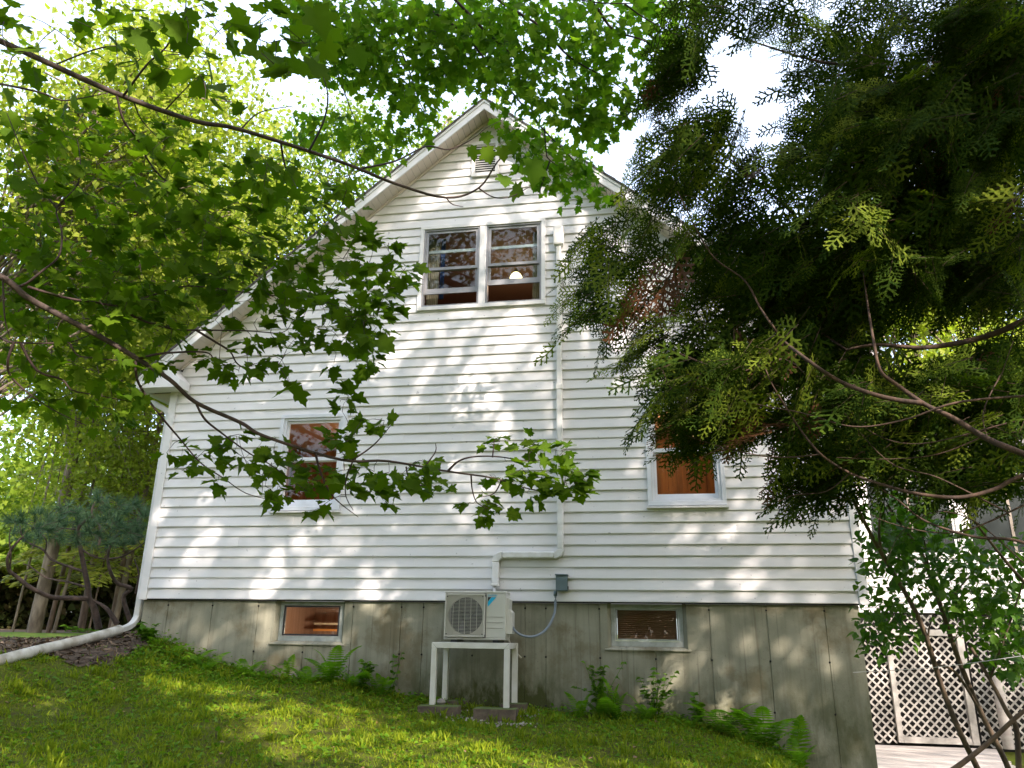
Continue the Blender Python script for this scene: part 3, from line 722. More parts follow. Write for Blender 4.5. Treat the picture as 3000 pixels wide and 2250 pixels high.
# stand
st = thing('equipment_stand', (4.37, -.33, -1.09), 'white vinyl post stand carrying the heat pump', 'stand')
P = .058; sx0, sx1, sy0, sy1 = 3.950, 4.806, -.575, -.075
ztop = -.455
def gz(x, y): return float(ground_z(x, y))
for (x, y, zb) in ((sx0, sy0, -1.083), (sx1-P, sy0, -1.094), (sx0+.02, sy1-P, -1.066), (sx1-P+.012, sy1-P, -1.078)):
    MB().box(x, x+P, y, y+P, zb, ztop-P-.001).build('leg', M['stand'], st, bevel=.004)
MB().prism([(sx0, sy0, ztop), (sx0, sy0, ztop-P), (sx1, sy0, ztop-P), (sx1, sy0, ztop)], (0, P, 0)).build('front_rail', M['stand'], st, bevel=.004)
MB().box(sx0+.02, sx1+.012, sy1-P, sy1, ztop-P, ztop).build('rear_rail', M['stand'], st, bevel=.004)
for x in (sx0, sx1-P): MB().box(x, x+P, sy0+P+.001, sy1-P-.001, ztop-P, ztop).build('side_rail', M['stand'], st, bevel=.004)
for x, s in ((sx0, 1), (sx1, -1)):           # mitre lines of the front corners
    MB().prism([(x, sy0-.0012, ztop), (x+s*.003, sy0-.0012, ztop), (x+s*P, sy0-.0012, ztop-P+.002), (x+s*P, sy0-.0012, ztop-P)][::s], (0, .001, 0)).build('mitre_joint', M['greywood'], st)
def block(x0, x1, y0, y1, zt, h, rot, label):
    m = MB(); cx, cy = (x0+x1)/2, (y0+y1)/2
    m.box(x0, x1, y0, y1, zt-h, zt)
    c, s = math.cos(rot), math.sin(rot)
    m.v = [(cx+c*(a-cx)-s*(b-cy), cy+s*(a-cx)+c*(b-cy), z) for a, b, z in m.v]
    o = m.build('concrete_block', M['block'], None, bevel=.008)
    sd = o.modifiers.new('sub', 'SUBSURF'); sd.subdivision_type = 'SIMPLE'; sd.levels = sd.render_levels = 3
    tx = bpy.data.textures.new('rough', 'CLOUDS'); tx.noise_scale = .06
    dm = o.modifiers.new('rough', 'DISPLACE'); dm.texture = tx; dm.strength = .012; dm.mid_level = .5
    return tag(o, label, 'concrete block', 'blocks under the stand')
block(4.455, 4.895, -.70, -.50, -1.093, .19, .03, 'mossy block under the front right leg of the stand')
block(3.86, 4.285, -.70, -.50, -1.083, .19, .02, 'mossy block under the front left leg of the stand')
block(3.93, 4.27, -.20, -.06, -1.064, .17, 0, 'mossy block under the rear left leg, against the foundation')
block(4.66, 4.93, -.23, -.06, -1.077, .17, 0, 'brown block under the rear right leg, against the foundation')
def rock(c, r, m, name, seed, flat=.7):
    rr_ = np.random.default_rng(seed); mb = MB(); n = 9
    prof = [(0, -1), (.6, -.8), (.95, -.2), (.85, .35), (.45, .8), (0, .95)]
    mb.lathe((0, 0, 0), [(p[0]*r, p[1]*r*flat) for p in prof], n)
    mb.v = [(c[0]+v[0]*(1+.3*(rr_.random()-.5)), c[1]+v[1]*(1+.3*(rr_.random()-.5)), c[2]+v[2]*(1+.2*(rr_.random()-.5))) for v in mb.v]
    return mb.build(name, m)
tag(rock((4.06, -.50, -1.055), .05, plain('grey_stone', (.34, .31, .28), .9, (.22, .2, .18), 20), 'stone', 3), 'grey stone resting on the front left block', 'stone')
# drain hose, disconnect box, whip
tag(MB().tube([at(1485, 1866, 8.75), at(1492, 1880, 8.72), at(1503, 1900, 8.68), at(1515, 1916, 8.65), at(1527, 1928, 8.62)], .0125, 8).build('drain_hose', M['hose'], None, True), 'tan drain hose hanging below the heat pump', 'hose')
bx = thing('disconnect_box', (5.317, -.07, .2), 'grey-green electrical box on the siding right of the pipe cover', 'electrical box')
MB().box(5.252, 5.383, -.125, -.034, .112, .285).build('box_body', M['boxgrey'], bx, bevel=.004)
MB().prism([(5.245, -.138, .286), (5.390, -.138, .286), (5.390, -.138, .296), (5.245, -.138, .300)], (0, .105, 0)).build('box_lid', M['boxgrey'], bx)
MB().box(5.258, 5.377, -.131, -.1255, .118, .262).build('box_door', M['boxgrey'], bx, bevel=.002)
MB().box(5.384, 5.394, -.11, -.07, .13, .165).build('latch', M['black'], bx)
wp = [(4.79, -.30, -.285), (4.83, -.30, -.335), (4.90, -.27, -.375), (5.0, -.22, -.385), (5.10, -.17, -.345), (5.18, -.12, -.255), (5.232, -.09, -.13), (5.243, -.085, -.02), (5.243, -.085, .10)]
def smooth_path(p, n=4):
    p = np.array(p, float); out = []
    for i in range(len(p)-1):
        a, b, c, d = p[max(i-1, 0)], p[i], p[i+1], p[min(i+2, len(p)-1)]
        for k in range(n):
            t = k/n; out.append(.5*((2*b)+(-a+c)*t+(2*a-5*b+4*c-d)*t*t+(-a+3*b-3*c+d)*t**3))
    out.append(p[-1]); return np.array(out)
cw = thing('electrical_conduit', (5.24, -.08, .1), 'grey flexible conduit looping from the electrical box to the heat pump', 'conduit')
MB().tube(smooth_path(wp), .0135, 10).build('flexible_conduit', M['conduit'], cw, True)
MB().tube([(5.243, -.085, .06), (5.243, -.085, .115)], .021, 10).build('connector', M['boxgrey'], cw, True)
# downspout at the left corner, with its bottom elbow, and the drain pipe it feeds
ds = thing('downspout', (-.06, .08, 0), 'white downspout on the left corner of the house', 'downspout')
def rect_sweep(path, w, d, name, par, m):
    pts = np.array(path, float); mb = MB(); k = len(pts)
    t = np.gradient(pts, axis=0); t /= np.linalg.norm(t, axis=1)[:, None]
    for p, q in zip(pts, t):
        side = np.array([1.0, .0, 0]) - q*q[0]; side /= np.linalg.norm(side); f = np.cross(q, side)
        ww, dd = w/2, d/2
        for a, b in ((-1, -.8), (-.8, -1), (.8, -1), (1, -.8), (1, .8), (.8, 1), (-.8, 1), (-1, .8)): mb.v.append(tuple(p+side*a*ww+f*b*dd))
    for i in range(k-1):
        for j in range(8): j2 = (j+1) % 8; mb.f.append((8*i+j, 8*i+j2, 8*i+8+j2, 8*i+8+j))
    mb.f.append(tuple(range(7, -1, -1))); mb.f.append(tuple(8*(k-1)+j for j in range(8)))
    return mb.build(name, m, par)
rect_sweep([(-.40, .09, 2.62), (-.32, .09, 2.59), (-.20, .085, 2.53), (-.11, .08, 2.48), (-.075, .08, 2.42)], .075, .06, 'top_elbow', ds, M['gutter'])
rect_sweep([(-.075, .08, 2.43), (-.075, .08, .05)], .075, .06, 'pipe', ds, M['gutter'])
rect_sweep(smooth_path([(-.075, .08, .06), (-.075, .08, -.16), (-.072, .06, -.24), (-.062, -.03, -.315), (-.045, -.16, -.355), (-.02, -.36, -.385)]), .078, .063, 'bottom_elbow', ds, M['gutter'])
dp0, dp1 = np.array([-.025, -.32, -.383]), at(-14, 1940, 7.3)
d_ = dp1-dp0
m = MB(); m.tube([dp0+d_*t-np.array([0, 0, .006*math.sin(t*6)]) for t in np.linspace(0, 1.35, 14)], .056, 16, cap=False); m.tube([dp0-d_*.012, dp0+d_*.03], .060, 16, cap=False)
tag(m.build('drain_pipe', M['pvcdirty'], None, True), 'long white drain pipe lying on the mulch at the lower left', 'drain pipe')

# ------------------------------------------------------------------ sunroom wing, lattice and deck on the right
YW = 6.5
sr = thing('sunroom', (11.5, YW, .1), 'white clapboard sunroom wing with tall dark windows behind the shrub', 'sunroom')
m = MB(); m.box(8.62, 16, YW+.03, YW+4, .10, 1.08); m.build('wall', M['siding'], sr)
z = .10
while z < 1.05:
    m = MB(); m.prism([(8.62, YW+.028, z), (8.62, YW-.006, z), (8.62, YW+.016, z+.0885), (8.62, YW+.028, z+.0885)], (7.38, 0, 0)); m.build('siding_board', M['siding'], sr); z += .0887
MB().box(8.62, 16, YW-.03, YW+.05, 1.075, 1.115).build('window_sill', M['trim'], sr)
MB().box(8.62, 16, YW-.05, YW+.3, 2.55, 2.9).build('header', M['trim'], sr)
MB().prism([(8.6, YW-.4, 2.88), (8.6, YW+4.3, 2.88), (8.6, YW+4.3, 4.6)], (7.6, 0, 0)).build('roof', M['shingle'], sr)
for x in (8.7, 10.23, 11.95, 13.65, 15.3):
    MB().box(x, x+.20, YW-.025, YW+.1, 1.116, 2.549).build('post', M['trim'], sr)
for x in (8.9, 10.43, 12.15, 13.85):
    w = MB().frame(x+.002, x+1.518, 1.117, 2.548, .05, YW, YW+.06).build('window', M['trim'], sr)
    MB().box(x+.74, x+.79, YW+.002, YW+.05, 1.168, 2.497).build('mullion', M['greywood'], w)
    for a, b in ((x+.053, x+.738), (x+.792, x+1.467)): MB().box(a, b, YW+.02, YW+.03, 1.169, 2.496).build('pane', M['purplepane'], w)
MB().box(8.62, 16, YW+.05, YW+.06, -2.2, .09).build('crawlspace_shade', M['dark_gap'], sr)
lt = thing('lattice_fence', (11.0, YW-.05, -2.1), 'weathered white diagonal lattice with a gate under the sunroom', 'lattice')
def lattice(x0, x1, z0, z1, y, pitch=.145, w=.029, first=1):
    for layer, s in ((0, first), (1, -first)):
        k0 = -int((z1-z0)/pitch)-2; k1 = int((x1-x0)/pitch)+2+int((z1-z0)/pitch)
        for k in range(k0, k1):
            # slat centre line x = xa + s*(z-z0)
            xa = x0+k*pitch+.03; h = w/2*1.414
            poly = [(xa-h, z0), (xa+h, z0), (xa+h+s*(z1-z0), z1), (xa-h+s*(z1-z0), z1)]
            def clip(poly, ax, lim, keep_greater):
                out = []
                for i in range(len(poly)):
                    a, b = poly[i], poly[(i+1) % len(poly)]
                    ia, ib = ((a[ax] >= lim) == keep_greater), ((b[ax] >= lim) == keep_greater)
                    if ia: out.append(a)
                    if ia != ib:
                        t = (lim-a[ax])/(b[ax]-a[ax]); out.append((a[0]+t*(b[0]-a[0]), a[1]+t*(b[1]-a[1])))
                return out
            poly = clip(poly, 0, x0, True); poly = clip(poly, 0, x1, False) if len(poly) > 2 else poly
            if len(poly) < 3: continue
            yy = y-layer*.010-.0015*(k % 3)
            MB().prism([(p[0], yy, p[1]) for p in poly], (0, .0085, 0)).build('slat', M['lattice'], lt)
lattice(9.1, 10.44, -2.08, -.04, YW-.06)
lattice(10.54, 11.62, -1.97, -.30, YW-.08, first=-1)
lattice(10.44, 11.75, -.17, .06, YW-.06)
lattice(11.80, 14.2, -2.1, .03, YW-.06)
MB().box(10.45, 10.53, YW-.12, YW-.03, -2.06, -.19).build('gate_post', M['lattice'], lt)
MB().box(11.63, 11.74, YW-.13, YW-.03, -2.06, -.19).build('gate_post', M['lattice'], lt)
MB().box(10.535, 11.625, YW-.12, YW-.03, -.295, -.19).build('gate_rail', M['lattice'], lt)
MB().box(10.535, 11.625, YW-.12, YW-.03, -2.06, -1.965).build('gate_rail', M['lattice'], lt)
po = thing('porch_post', (12.11, YW-.3, -1.95), 'round-topped white post before the lattice, right of the gate', 'post')
MB().lathe((12.11, YW-.3, -2.08), [(.085, 0), (.085, 1.08), (.07, 1.13), (.03, 1.15), (0, 1.155)], 12).build('post', M['deckwood'], po, True)
dk = tag(thing('deck', (10.5, 4.5, -2.1), 'weathered grey plank deck below the lattice gate', 'deck'), kind='structure')
for i in range(20):
    y = YW-.18-i*.150
    MB().box(8.75, 11.95-.02*(i % 3)-.04*i, y-.143, y, -2.135, -2.10+.0015*(i % 2)).build('plank', M['deckwood'], dk, bevel=.004)

# ------------------------------------------------------------------ vegetation helpers
def leaf_template():
    h = [(0.0, .015), (-.10, .18), (.02, .27), (.04, .47), (.20, .39), (.29, .35), (.40, .51), (.62, .58), (.59, .39), (.61, .265), (.75, .27), (.81, .14), (1.0, .0)]
    pts = h + [(x, -y) for x, y in h[-2::-1]]
    V = [(.36, 0.0, 0.0)] + [(x, y, 0.0) for x, y in pts]
    V = np.array(V); V[:, 2] = .30*np.abs(V[:, 1]) - .22*V[:, 0]**2
    n = len(pts); F = np.array([(0, 1+i, 1+(i+1) % n) for i in range(n)])
    return V, F
LEAF = leaf_template()
def heart_template():
    h = [(0.0, .02), (-.06, .18), (.05, .36), (.28, .42), (.55, .30), (.80, .12), (1.0, 0)]
    pts = h+[(x, -y) for x, y in h[-2::-1]]
    V = np.array([(.4, 0, 0)]+[(x, y, 0) for x, y in pts]); V[:, 2] = .3*np.abs(V[:, 1])-.2*V[:, 0]**2
    n = len(pts); return V, np.array([(0, 1+i, 1+(i+1) % n) for i in range(n)])
HEART = heart_template()
def small_template():
    V = np.array([(0, 0, 0), (.35, .38, .08), (1, 0, -.12), (.35, -.38, .08)], float)
    return V, np.array([(0, 1, 2), (0, 2, 3)])
SMALL = small_template()
def star_template():
    V = np.array([(.4, 0, 0), (0, .05, 0), (.1, .45, .1), (.38, .3, .05), (.6, .5, .1), (.62, .2, 0), (1, 0, -.15), (.62, -.2, 0), (.6, -.5, .1), (.38, -.3, .05), (.1, -.45, .1), (0, -.05, 0)])
    return V, np.array([(0, i, i % 11+1) for i in range(1, 12)])
STAR = star_template()
def unit(a): return a/(np.linalg.norm(a, axis=-1, keepdims=True)+1e-9)
def frames(tip, nrm):
    x = unit(tip); z = nrm-(nrm*x).sum(-1, keepdims=True)*x; z = unit(z); y = np.cross(z, x)
    return x, y, z
def scatter(tmpl, pos, tip, nrm, size):
    V, F = tmpl; x, y, z = frames(tip, nrm); s = np.asarray(size)[:, None, None]
    W_ = pos[:, None, :] + s*(V[None, :, 0, None]*x[:, None]+V[None, :, 1, None]*y[:, None]+V[None, :, 2, None]*z[:, None])
    k = len(V); T = (F[None]+np.arange(len(pos))[:, None, None]*k).reshape(-1, 3)
    return W_.reshape(-1, 3), T
def rnd(n): return RNG.normal(size=(n, 3))
def in_poly(pts, poly):
    x, y = pts[:, 0], pts[:, 1]; r = np.zeros(len(pts), bool); n = len(poly)
    for i in range(n):
        (x1, y1), (x2, y2) = poly[i], poly[(i+1) % n]
        c = (y1 > y) != (y2 > y); xi = (x2-x1)*(y-y1)/(y2-y1+1e-9)+x1
        r ^= c & (x < xi)
    return r
def poly_pts(poly, n, rng=RNG):
    p = np.array(poly, float); lo, hi = p.min(0), p.max(0); out = np.zeros((0, 2))
    while len(out) < n:
        q = lo+(hi-lo)*rng.random((4*n, 2)); out = np.concatenate([out, q[in_poly(q, poly)]])
    return out[:n]
def at_many(uv, d):
    return CAM + d[:, None]*(FW + RT*((uv[:, 0]-1500)/F_PX)[:, None] - UP*((uv[:, 1]-1125)/F_PX)[:, None])
def limb(pts_uvd, n=5):
    return smooth_path([at(*p) for p in pts_uvd], n)
def grow(paths, targets, step=.07, maxlen=.9, sag=.05):
    """joins every target to the nearest twig or limb; returns twig tubes and the direction each twig arrives from"""
    nodes = [p for P_ in paths for p in P_]; node = np.array(nodes); d = np.array([np.min(np.linalg.norm(node-t, axis=1)) for t in targets])
    order = np.argsort(d); tubes = []; dirs = np.zeros_like(targets); ok = np.zeros(len(targets), bool)
    buf = np.zeros((len(node)+len(targets)*14, 3)); buf[:len(node)] = node; n = len(node)
    for i in order:
        t = targets[i]; q = np.linalg.norm(buf[:n]-t, axis=1); j = int(np.argmin(q)); L = q[j]
        if L > maxlen or L < .01: continue
        a = buf[j]; k = max(2, min(12, int(L/step)+1)); tt = np.linspace(0, 1, k+1)[:, None]
        w = rnd(1)*L*.10; path = a+(t-a)*tt + np.sin(tt*math.pi)*(np.array([[0, 0, sag*L]])+w)
        r0 = .0014+.0016*min(L, 1.0)*2
        tubes.append((path, np.linspace(r0, .0009, k+1))); m_ = min(k, 12); buf[n:n+m_] = path[1:m_+1]; n += m_
        dirs[i] = unit(path[-1]-path[-2]); ok[i] = True
    return tubes, dirs, ok
def add_tubes(name, tubes, m, parent, sides=5):
    V, T = tube_arrays(tubes, sides); return link(name, arr_mesh(name, V, T), m, parent, True)
def taper(P_, r0, r1): return np.linspace(r0, r1, len(P_))
def leaf_objects(tmpl, pos, tip, nrm, size, m, parent, cap=300):
    """the leaves that show largest become objects of their own, the rest one mass"""
    dist = np.linalg.norm(pos-CAM, axis=1); uvz = (pos-CAM)@FW
    uu = 1500+F_PX*((pos-CAM)@RT)/uvz; vv = 1125-F_PX*((pos-CAM)@UP)/uvz
    vis = (uvz > .2) & (uu > 20) & (uu < 2980) & (vv > 20) & (vv < 2230)
    key = np.where(vis, size/dist, 0); idx = np.argsort(-key)[:cap]; idx = idx[key[idx] > 0]
    x, y, z = frames(tip, nrm); shapes = []
    for s in range(4):
        V = tmpl[0].copy(); V[:, 2] *= (.5, 1.0, 1.5, .2)[s]; V[:, 1] *= (1, .92, 1.05, .97)[s]
        me = arr_mesh('leaf', V, tmpl[1]); me.materials.append(m); shapes.append(me)
    l = ROOTLOC[parent.name]; inv = Matrix.Translation((-l[0], -l[1], -l[2]))
    for i in idx:
        o = bpy.data.objects.new('leaf', shapes[i % 4]); COL.objects.link(o); s = size[i]
        o.parent = parent; o.matrix_parent_inverse = inv
        o.matrix_basis = Matrix(((x[i, 0]*s, y[i, 0]*s, z[i, 0]*s, pos[i, 0]), (x[i, 1]*s, y[i, 1]*s, z[i, 1]*s, pos[i, 1]), (x[i, 2]*s, y[i, 2]*s, z[i, 2]*s, pos[i, 2]), (0, 0, 0, 1)))
    rest = np.setdiff1d(np.arange(len(pos)), idx)
    if len(rest):
        V, T = scatter(tmpl, pos[rest], tip[rest], nrm[rest], size[rest]); stuff(link('foliage', arr_mesh('foliage', V, T), m, parent))

# ------------------------------------------------------------------ near maple on the left: limbs that reach across the picture
mp_base = np.array([-1.6, -6.4]); mz = gz(*mp_base)
maple = thing('maple_tree', (mp_base[0], mp_base[1], mz), 'near maple whose long leafy limbs reach in from the left', 'tree')
LA = limb([(-260, 10, 3.4), (0, 120, 3.5), (334, 271, 3.65), (565, 353, 3.8), (705, 380, 3.85), (1000, 475, 4.0), (1158, 538, 4.1), (1307, 579, 4.15), (1402, 551, 4.2), (1457, 475, 4.2), (1490, 440, 4.2)])
LB = limb([(-250, 690, 3.0), (0, 809, 3.15), (81, 872, 3.2), (190, 931, 3.25), (316, 999, 3.3), (398, 1048, 3.35), (497, 1112, 3.4), (574, 1179, 3.45), (705, 1238, 3.5), (778, 1279, 3.5), (1000, 1347, 3.6), (1136, 1351, 3.7), (1312, 1381, 3.8), (1448, 1401, 3.85), (1533, 1428, 3.9), (1633, 1448, 3.9)])
subA = [[(-60, 240, 3.5), (0, 246, 3.5), (118, 271, 3.55), (181, 294, 3.6), (253, 285, 3.6), (334, 268, 3.65)],
        [(486, 321, 3.75), (533, 271, 3.7), (592, 212, 3.65)], [(362, 280, 3.65), (430, 190, 3.5), (488, 136, 3.4), (540, 41, 3.2), (543, -40, 3.1)],
        [(341, 275, 3.65), (362, 353, 3.7), (402, 407, 3.8), (434, 470, 3.9), (479, 524, 4.0), (565, 579, 4.1), (633, 633, 4.2), (741, 687, 4.3), (859, 719, 4.4), (1000, 740, 4.5)],
        [(393, 300, 3.7), (416, 353, 3.8), (479, 420, 3.9)], [(823, 420, 3.9), (836, 488, 4.0), (877, 588, 4.1), (904, 655, 4.2), (960, 700, 4.3)],
        [(904, 445, 3.95), (940, 375, 3.7), (958, 316, 3.4), (958, 262, 3.1), (936, 200, 2.8)], [(1059, 493, 4.05), (1158, 472, 4.2), (1249, 429, 4.4), (1316, 438, 4.5), (1384, 407, 4.6), (1425, 375, 4.7), (1488, 343, 4.8)],
        [(1307, 579, 4.15), (1325, 598, 4.15), (1357, 606, 4.2)], [(1402, 551, 4.2), (1447, 578, 4.2), (1497, 576, 4.2), (1555, 545, 4.2)],
        [(705, 380, 3.85), (760, 330, 3.9), (860, 310, 3.95)], [(160, 190, 3.6), (300, 139, 3.4), (420, 140, 3.3), (560, 160, 3.2)]]
subB = [[(36, 845, 3.2), (77, 831, 3.2), (122, 795, 3.2), (172, 750, 3.25), (181, 678, 3.3), (167, 610, 3.35), (226, 542, 3.4), (235, 470, 3.45), (226, 407, 3.5)], [(167, 610, 3.35), (113, 542, 3.35), (60, 430, 3.3), (20, 330, 3.3)],
        [(81, 840, 3.2), (190, 872, 3.3), (280, 886, 3.4), (357, 895, 3.45), (452, 863, 3.5), (551, 838, 3.55), (696, 854, 3.7), (814, 867, 3.8), (927, 877, 3.9)],
        [(357, 899, 3.45), (407, 935, 3.5), (511, 965, 3.55), (574, 967, 3.6), (723, 969, 3.7), (827, 974, 3.8), (859, 935, 3.85)], [(574, 967, 3.6), (633, 1003, 3.6), (674, 1030, 3.65), (696, 1066, 3.7), (741, 1087, 3.7), (796, 1075, 3.75)],
        [(407, 1051, 3.35), (479, 1035, 3.4), (601, 1032, 3.5), (633, 1057, 3.5), (700, 1085, 3.55)],
        [(398, 1057, 3.35), (402, 1112, 3.35), (434, 1170, 3.4), (479, 1229, 3.4), (529, 1288, 3.45), (588, 1356, 3.45), (655, 1401, 3.5), (723, 1446, 3.5), (814, 1469, 3.55)],
        [(576, 1185, 3.45), (601, 1229, 3.45), (651, 1270, 3.5), (732, 1329, 3.5), (790, 1360, 3.5), (900, 1440, 3.55)], [(924, 1325, 3.55), (936, 1374, 3.55), (963, 1437, 3.55), (995, 1473, 3.6), (1050, 1515, 3.6)],
        [(-60, 985, 3.2), (0, 990, 3.2), (41, 1003, 3.2), (199, 1003, 3.3), (271, 976, 3.3)], [(41, 1003, 3.2), (23, 1057, 3.2), (32, 1103, 3.25), (90, 1157, 3.3), (158, 1202, 3.3), (253, 1247, 3.35)],
        [(59, 1003, 3.2), (108, 1085, 3.25), (181, 1112, 3.3), (212, 1143, 3.3), (280, 1157, 3.35), (375, 1175, 3.4)], [(203, 1003, 3.3), (226, 1039, 3.3), (267, 1048, 3.3), (389, 1060, 3.35)], [(9, 820, 3.15), (14, 931, 3.15), (32, 999, 3.2)],
        [(1312, 1380, 3.8), (1344, 1351, 3.8), (1389, 1338, 3.85), (1461, 1338, 3.9), (1551, 1351, 3.9), (1633, 1342, 3.95)], [(1380, 1392, 3.82), (1384, 1437, 3.85), (1398, 1473, 3.85), (1430, 1490, 3.9)],
        [(1030, 1350, 3.62), (1086, 1311, 3.65), (1118, 1279, 3.65), (1150, 1240, 3.7)], [(1190, 1368, 3.72), (1197, 1400, 3.75), (1217, 1419, 3.75), (1280, 1425, 3.8)], [(1240, 1372, 3.76), (1275, 1325, 3.8), (1276, 1299, 3.8)], [(1034, 1350, 3.62), (1014, 1405, 3.62), (1014, 1455, 3.65), (1035, 1495, 3.65)],
        [(1443, 1340, 3.88), (1448, 1290, 3.9)], [(1470, 1405, 3.87), (1448, 1445, 3.9), (1410, 1456, 3.9)]]
tr = smooth_path([(mp_base[0], mp_base[1], mz), (mp_base[0]+.05, mp_base[1]+.02, mz+2), (mp_base[0]-.05, mp_base[1], 3), (mp_base[0]+.1, mp_base[1], 8), (mp_base[0]+.2, mp_base[1]+.2, 12)], 6)
add_tubes('trunk', [(tr, taper(tr, .19, .07))], M['bark'], maple, 12)
jA = smooth_path([(mp_base[0], mp_base[1], 2.0), (.2, -6.7, 2.35), LA[0]], 5); jB = smooth_path([(mp_base[0], mp_base[1], .7), (.8, -6.75, 1.15), LB[0]], 5)
fA = np.concatenate([jA[:-1], LA]); fB = np.concatenate([jB[:-1], LB])
add_tubes('branch', [(fA, np.interp(np.arange(len(fA)), [0, len(jA), len(fA)-1], [.045, .0150, .003]))], M['bark'], maple, 8)
add_tubes('branch', [(fB, np.interp(np.arange(len(fB)), [0, len(jB), len(jB)+30, len(fB)-1], [.045, .0150, .0100, .0025]))], M['bark'], maple, 8)
SA = [limb(p, 5) for p in subA]; SB = [limb(p, 5) for p in subB]
for P_ in SA+SB: add_tubes('branch', [(P_, taper(P_, .0062 if len(P_) > 16 else .0045, .0016))], M['twig'], maple, 6)
def clusters(poly, n, d0, d1, dgrad=0):
    uv = poly_pts(poly, n); d = d0+(d1-d0)*RNG.random(n); return at_many(uv, d)
T1 = [clusters([(0, 0), (930, 0), (960, 190), (700, 330), (300, 230), (0, 260)], 44, 2.5, 3.0),
      clusters([(0, 280), (330, 320), (700, 420), (1000, 520), (1100, 600), (1060, 700), (880, 690), (600, 640), (300, 560), (0, 560)], 145, 3.3, 4.3),
      clusters([(0, 560), (300, 560), (600, 640), (900, 700), (1160, 700), (1215, 800), (1130, 930), (900, 900), (600, 860), (300, 900), (0, 820)], 285, 3.3, 4.4),
      clusters([(0, 830), (600, 840), (1100, 880), (1150, 960), (1000, 1060), (820, 1150), (700, 1110), (560, 1060), (440, 1080), (380, 1250), (250, 1260), (100, 1230), (0, 1130)], 180, 3.2, 4.0),
      clusters([(480, 1290), (700, 1270), (880, 1330), (1090, 1200), (1230, 1300), (1290, 1420), (1150, 1480), (950, 1520), (820, 1470), (640, 1420), (500, 1370)], 84, 3.4, 3.8),
      clusters([(1180, 1370), (1330, 1400), (1330, 1430), (1190, 1430)], 7, 3.7, 3.9),
      clusters([(1400, 1310), (1470, 1260), (1600, 1290), (1720, 1320), (1730, 1420), (1690, 1470), (1600, 1470), (1480, 1440), (1420, 1390)], 42, 3.75, 4.05),
      clusters([(1330, 1460), (1400, 1440), (1490, 1490), (1410, 1505)], 7, 3.8, 3.95),
      clusters([(1020, 930), (1120, 930), (1180, 1000), (1150, 1060), (1020, 1090)], 14, 3.9, 4.3),
      clusters([(960, 1150), (1040, 1150), (1040, 1210), (960, 1210)], 5, 3.7, 3.9)]
T1 = np.concatenate(T1)
tub, dr, ok = grow([LA, LB]+SA+SB, T1, .06, 1.1)
tg_ = add_tubes('twigs', tub, M['twig'], maple, 4); stuff(tg_)
pos, tip, nrm, size = [], [], [], []
for t, d, o in zip(T1, dr, ok):
    if not o: continue
    far = np.linalg.norm(t-CAM); near_big = far < 3.35
    k = 2 if near_big else random.choice((2, 3, 3, 4))
    for j in range(k):
        dd = unit(d*.7+rnd(1)[0]*np.array([.9, .9, .35])+np.array([.15, .1, -.22]))
        pos.append(t+unit(rnd(1)[0])*.012+dd*.028); tip.append(dd*.95)
        nrm.append(np.array([0, 0, 1.0])+rnd(1)[0]*.34-.24*unit(t-CAM)); size.append((.070 if not near_big else .086)*(.65+.6*random.random()))
for u, v, d, s in ((1385, 450, 4.1, .085), (1430, 455, 4.2, .10), (1425, 405, 4.2, .075), (1473, 450, 4.15, .09), (1500, 430, 4.2, .08), (1478, 530, 4.15, .105), (1515, 562, 4.2, .11), (1562, 505, 4.0, .15), (935, 60, 2.6, .115), (920, 205, 2.7, .12), (965, 150, 2.7, .085), (800, 180, 2.8, .10), (870, 130, 2.9, .08), (840, 200, 2.9, .085), (1050, 170, 3.0, .10)):
    t = at(u, v, d); dd = unit(np.array([.25, .1, -.9])+rnd(1)[0]*.3)
    pos.append(t-dd*s*.45); tip.append(dd); nrm.append(-unit(t-CAM)+rnd(1)[0]*.3+np.array([0, 0, .5])); size.append(s)
pos, tip, nrm, size = map(np.array, (pos, tip, nrm, size))
leaf_objects(LEAF, pos, tip, nrm, size, M['mapleleaf'], maple)

